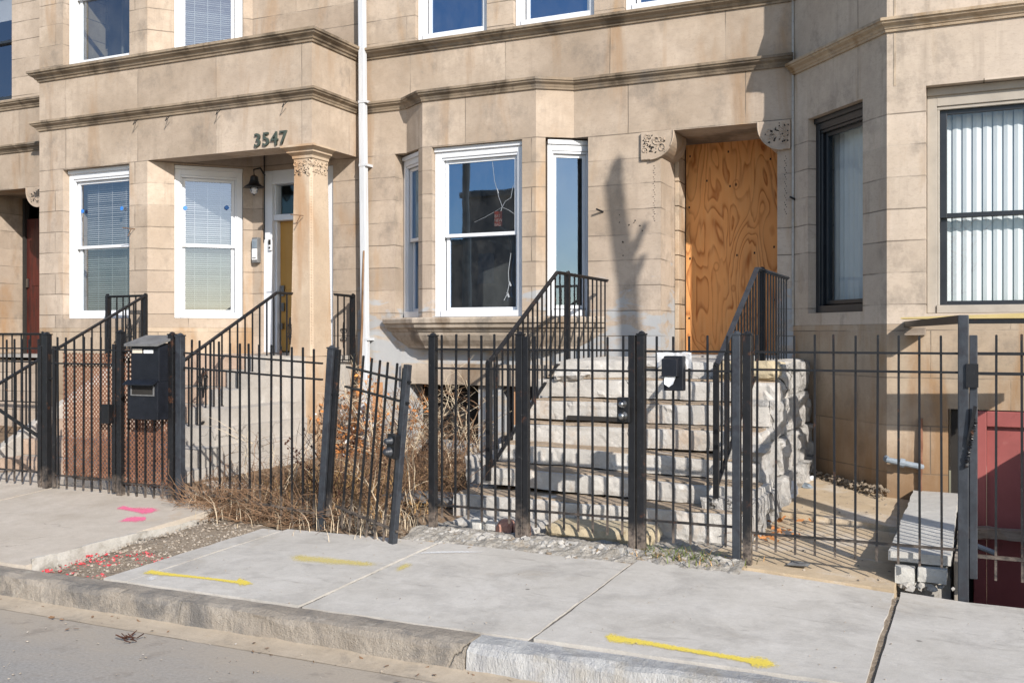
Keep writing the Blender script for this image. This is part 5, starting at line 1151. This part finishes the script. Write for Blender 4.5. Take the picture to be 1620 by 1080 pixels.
# ------------------------------------------------------------- dry vegetation
def blade(m, p, L, ang, lean, w, curl_=.5):
    d = Vector((math.cos(ang), math.sin(ang), 0)); pts = []
    n = 4
    for i in range(n):
        t = i/(n-1); h = L*(t-.35*curl_*t*t*lean); r = L*lean*t*t
        pts.append(Vector(p)+d*r+Vector((0, 0, max(0, h*(1-.45*lean*t)))))
    s = Vector((-d.y, d.x, 0))*w
    for i in range(n-1):
        k0 = 1-i/(n-1)*.7; k1 = 1-(i+1)/(n-1)*.85
        m.quad([pts[i]-s*k0, pts[i]+s*k0, pts[i+1]+s*k1, pts[i+1]-s*k1])
def twig(m, p, L, r, rr, spread=.5, depth=2, up=1.):
    d = Vector((rr.gauss(0, spread), rr.gauss(0, spread), up)).normalized(); pts = [Vector(p)]
    for i in range(5):
        d = (d+Vector((rr.gauss(0, .18), rr.gauss(0, .18), rr.gauss(-.02, .12)))).normalized(); pts.append(pts[-1]+d*L/5)
    m.tube(pts, r, 4, r*.35, cap=False)
    if depth > 0:
        for k in range(3):
            q = pts[rr.randint(1, 4)]; twig(m, q, L*.5, r*.6, rr, spread+.3, depth-1, .6)
    return pts
def stuff(o, lab, cat): o['kind'] = 'stuff'; o['label'] = lab; o['category'] = cat; return o
rr = random.Random(41)
# golden dry grass mound in the yard
m = MB()
for i in range(2300):
    x = rr.uniform(-6.2, -4.0); y = rr.uniform(6.75, 9.2)
    dens = .5+.9*noisy((x, y), 1.6, 3)+.35*(1 if y < 7.9 else -.3)
    if rr.random() > dens: continue
    h = .06+.13*rr.random()+.14*max(0, 1-((x+5.3)**2+(y-7.6)**2)*1.4)
    blade(m, (x, y, .03+.16*max(0, 1-((x+5.2)**2+(y-7.8)**2)*.8)*rr.random()), h, rr.random()*6.3, .3+.9*rr.random(), .0035+.003*rr.random())
stuff(m.build('dry_grass', M['straw']), 'golden dry grass filling the yard behind the sagging fence', 'grass')
# tangled brush at the fence foot
m = MB()
for i in range(1250):
    x = min(-4.5, -6.05+abs(rr.gauss(0, .75))); y = 6.53+rr.gauss(0, .1); L = .12+.3*rr.random()
    a = rr.random()*6.3; z = .0+abs(rr.gauss(0, .08)); p = [(x, y, z)]
    d = Vector((math.cos(a), math.sin(a)*.6, rr.gauss(.15, .35)))
    for k in range(3):
        d = d+Vector((rr.gauss(0, .3), rr.gauss(0, .3), rr.gauss(-.1, .3))); q = Vector(p[-1])+d.normalized()*L/3; q.z = max(.0, q.z); p.append(tuple(q))
    m.tube(p, .0018+.003*rr.random()**2, 3, .001, cap=False)
for i in range(260):
    x = rr.uniform(-6.1, -4.1); y = rr.uniform(6.7, 9.); twig(m, (x, y, .02), .25+.45*rr.random(), .0045, rr, .8, 2, .7)
stuff(m.build('brush_pile', M['twig']), 'tangled brown brush heaped at the foot of the sagging fence', 'brush')
m = MB()
for i in range(420):
    x = rr.uniform(-6.0, -3.9); y = 6.5+rr.gauss(.1, .2); blade(m, (x, y, gf(x)-.02), .12+.25*rr.random(), rr.random()*6.3, .3+.8*rr.random(), .003)
stuff(m.build('pale_grass', M['paleblade']), 'pale dead grass blades along the fence foot', 'grass')
# thorny dry shrub in front of the basement window
DSH = thing('dry_shrub', 'leafless tangled shrub in front of the dark basement window', 'shrub', (-5.6, 9.9, .05))
m = MB()
for i in range(24): twig(m, (rr.uniform(-6.3, -4.9), rr.uniform(9.4, 10.3), .05), .5+.65*rr.random(), .007, rr, .45, 2)
m.build('branches', M['paleblade'], DSH)
m = MB()
for i in range(30): twig(m, (rr.uniform(-6.3, -4.9), rr.uniform(9.2, 10.2), .05), .45+.5*rr.random(), .008, rr, .5, 2)
m.build('branches', M['twig'], DSH)
# leaf-hung shrub round the downspout foot
LSH = thing('dry_shrub', 'dead shrub with curled orange leaves around the downspout foot', 'shrub', (-6.7, 9.9, .05))
m = MB(); tips = []
for i in range(22): tips += twig(m, (rr.uniform(-7.0, -6.3), rr.uniform(9.6, 10.3), .05), .5+.6*rr.random(), .007, rr, .3, 2)
m.build('branches', M['twig'], LSH)
for nm, mt, n in (('dead_leaves', 'deadleaf', 900), ('orange_leaves', 'orangeleaf', 90), ('pale_leaves', 'paper', 130)):
    m = MB()
    for i in range(n):
        c = rr.choice(tips)+Vector((rr.gauss(0, .07), rr.gauss(0, .07), rr.gauss(-.08, .12)))
        if nm == 'pale_leaves': c.z = min(c.z, .6)
        c.z = max(.06, c.z); s = .016+.022*rr.random(); a = Vector((rr.gauss(0, 1), rr.gauss(0, 1), rr.gauss(0, 1))).normalized()*s; b = Vector((rr.gauss(0, 1), rr.gauss(0, 1), rr.gauss(0, 1))).normalized()*s
        m.quad([c-a, c+b*.7, c+a, c-b*.7])
    m.build(nm, M[mt], LSH)
m = MB(); m.rough_box(X_at(598, 10.0)-.05, X_at(598, 10.0)+.05, 9.95, 10.05, .05, .95, .06, .01, 5, 2, .01); tag(m.build('wood_stake', M['brownwood']), 'short brown stake standing among dead leaves by the downspout', 'stake')
# dark seed-head weed by the leaning post
WD = thing('weed_stalk', 'dark seeded weed stalk leaning beside the leaning double post', 'weed', (-4.9, 6.9, .05))
m = MB(); tp = []
for i in range(7): tp += twig(m, (-4.86+rr.gauss(0, .06), 6.85+rr.gauss(0, .06), .05), .55+.35*rr.random(), .005, rr, .22, 1)
m.build('stem', M['darktwig'], WD)
m = MB()
for i in range(220):
    c = rr.choice(tp); 
    if c.z < .3: continue
    m.stone((c.x+rr.gauss(0, .02), c.y+rr.gauss(0, .02), c.z+rr.gauss(0, .03)), .008+.006*rr.random(), (1, 1, 1), i)
m.build('seed_heads', M['darktwig'], WD)
m = MB()
for i in range(16): twig(m, (rr.uniform(-6.0, -4.2), rr.uniform(6.6, 7.6), .05), .5+.4*rr.random(), .004, rr, .35, 1)
stuff(m.build('bare_stems', M['paleblade']), 'thin bare stems rising through the sagging fence', 'stems')
# green weeds by the right post
GW = thing('green_weed', 'small tuft of green weeds at the fence foot under the small mailbox', 'weed', (-1.8, 6.5, 0))
m = MB()
for i in range(190):
    x = -1.78+rr.gauss(0, .15); y = 6.5+rr.gauss(0, .05); blade(m, (x, y, -.0), .05+.09*rr.random(), rr.random()*6.3, .4+.7*rr.random(), .004)
m.build('leaves', M['green'], GW)
m = MB()
for i in range(90):
    x = -1.8+rr.gauss(0, .2); y = 6.5+rr.gauss(0, .06); blade(m, (x, y, -.0), .05+.08*rr.random(), rr.random()*6.3, .5+.7*rr.random(), .004)
m.build('dead_leaves', M['straw'], GW)
m = MB()
for i in range(60):
    x = rr.choice((-1.45, -1.3, -1.62))+rr.gauss(0, .08); y = rr.choice((7.2, 7.5, 8.0))+rr.gauss(0, .08); s = .02+.02*rr.random(); c = Vector((x+.1, y, .05+.03*rr.random())); a = Vector((rr.gauss(0, 1), rr.gauss(0, 1), rr.gauss(0, .4))).normalized()*s; b = Vector((rr.gauss(0, 1), rr.gauss(0, 1), rr.gauss(0, .6))).normalized()*s
    m.quad([c-a, c+b*.6, c+a, c-b*.6])
stuff(m.build('fallen_leaves', M['deadleaf']), 'fallen brown leaves in the courtyard corner by the steps', 'leaves')
# ------------------------------------------------------------- across the street (seen in the window reflections) and the street tree that casts the shadow
TR = thing('street_tree', 'pollarded street tree whose shadow falls on the wall beside the boarded doorway', 'tree', (2.6, 4.95, -.05))
m = MB(); m.tube([(3.0, 4.95, -.1), (2.98, 4.95, 2.5), (2.95, 4.95, 5.0), (2.86, 4.95, 6.5), (2.74, 4.95, 7.3), (2.70, 4.95, 7.65), (2.75, 4.95, 7.9)], [.13, .11, .095, .085, .075, .08, .04], 12)
m.build('trunk', M['bark'], TR, smooth=True)
for p, q, r in (((2.82, 4.95, 6.75), (3.12, 4.9, 7.2), .055), ((2.86, 4.95, 6.5), (3.1, 4.9, 6.85), .055)):
    m = MB(); m.tube([p, Vector(p).lerp(Vector(q), .5)+Vector((0, 0, -.06)), q], r, 10, r*.6); m.build('cut_branch', M['bark'], TR, smooth=True)
m = MB()
for i in range(2): twig(m, (3.1+.02*i, 4.9, 6.8+.35*i), .2, .012, rr, .3, 0, .6)
m.build('twigs', M['bark'], TR)
def far_house(x, y, w, d, h, label, dark=False):
    T = thing('house', label, 'house', (x, y, -.2), group='buildings across the street')
    m = MB(); m.box(x-w/2, x+w/2, y-d, y, -.2, h); m.build('wall', M['farbrick'], T)
    n = int(w/2.2)
    for i in range(n):
        for z in ([1.0, 4.2, 7.2] if h > 8.5 else [1.0, 4.0] if h > 5.5 else [1.0]):
            if z+1.7 > h: continue
            xx = x-w/2+w*(i+.5)/n; mm = MB(); mm.box(xx-.5, xx+.5, y, y+.03, z, z+1.6); mm.build('window', M['farwin'], T)
    m = MB(); m.box(x-w/2-.2, x+w/2+.2, y-d-.2, y+.25, h, h+.3); m.build('roof', M['bark'], T)
far_house(-22.2, -26, 5, 9, 8.8, 'tall brick house across the street beyond the camera')
far_house(-33, -29, 26, 9, 6.6, 'long low brick building across the street at left')
far_house(-9, -34, 12, 9, 5.6, 'wide two storey brick building across the street')
far_house(12, -36, 14, 9, 6.6, 'two storey brick building across the street at right')
UP = thing('utility_pole', 'wooden utility pole across the street', 'pole', (-14.4, -6.5, -.2))
m = MB(); m.tube([(-14.4, -6.5, -.2), (-14.4, -6.5, 10.5)], .15, 10, .11); m.build('pole', M['bark'], UP)
m = MB(); m.bar((-15.5, -6.5, 9.6), (-13.3, -6.5, 9.6), .12); m.build('crossarm', M['bark'], UP)
def bare_tree(x, y, h, label, seed):
    T = thing('bare_tree', label, 'tree', (x, y, -.2), group='bare trees across the street'); r2 = random.Random(seed)
    m = MB(); m.tube([(x, y, -.2), (x+.1, y, h*.35)], .22, 9, .15); m.build('trunk', M['bark'], T)
    m = MB()
    for i in range(16): twig(m, (x+.1, y, h*(.2+.15*r2.random())), h*.62*(.6+.5*r2.random()), .06, r2, .45, 3, 1.)
    m.build('crown', M['bark'], T)
for i, (x, y, h) in enumerate(((-30, -20, 7.5), (-18, -22, 7), (-12.5, -21, 7.5), (-36, -24, 8), (-2, -24, 8))):
    bare_tree(x, y, h, ['leafless tree across the street, tallest on the left', 'leafless tree before the tall brick house', 'leafless tree before the wide brick building', 'leafless tree at the far left across the street', 'leafless tree straight across the street'][i], i)
# ------------------------------------------------------------- light, sky, camera
AZ, EL = math.radians(48.5), math.radians(27.5)
toward = Vector((math.sin(AZ)*math.cos(EL), -math.cos(AZ)*math.cos(EL), math.sin(EL)))
sun = bpy.data.lights.new('sun', 'SUN'); sun.energy = 4.8; sun.angle = math.radians(.4); sun.color = (1, .94, .865)
so = bpy.data.objects.new('sun', sun); COL.objects.link(so); so.rotation_euler = (-toward).to_track_quat('-Z', 'Y').to_euler(); so.location = toward*60
W = bpy.data.worlds.new('World'); S.world = W; W.use_nodes = True
nt = W.node_tree; bg = nt.nodes['Background']; sk = nt.nodes.new('ShaderNodeTexSky'); sk.sky_type = 'NISHITA'; sk.sun_disc = False
sk.sun_elevation = EL; sk.sun_rotation = math.atan2(toward.x, toward.y); sk.altitude = 200; sk.air_density = 1.; sk.dust_density = .6; sk.ozone_density = 1.4
nt.links.new(sk.outputs[0], bg.inputs[0]); bg.inputs[1].default_value = .15
cam = bpy.data.cameras.new('camera'); cam.lens = 35; cam.sensor_width = 36; cam.shift_y = -10/1620; cam.clip_end = 500; cam.clip_start = .05
co = bpy.data.objects.new('camera', cam); COL.objects.link(co); co.location = (0, 0, CAMH); co.rotation_euler = (PI/2, 0, TH); S.camera = co
S.view_settings.view_transform = 'Standard'; S.view_settings.look = 'None'; S.view_settings.gamma = 1; S.view_settings.use_curve_mapping = False
S.view_settings.exposure = .46
S.cycles.max_bounces = 8; S.cycles.transparent_max_bounces = 24
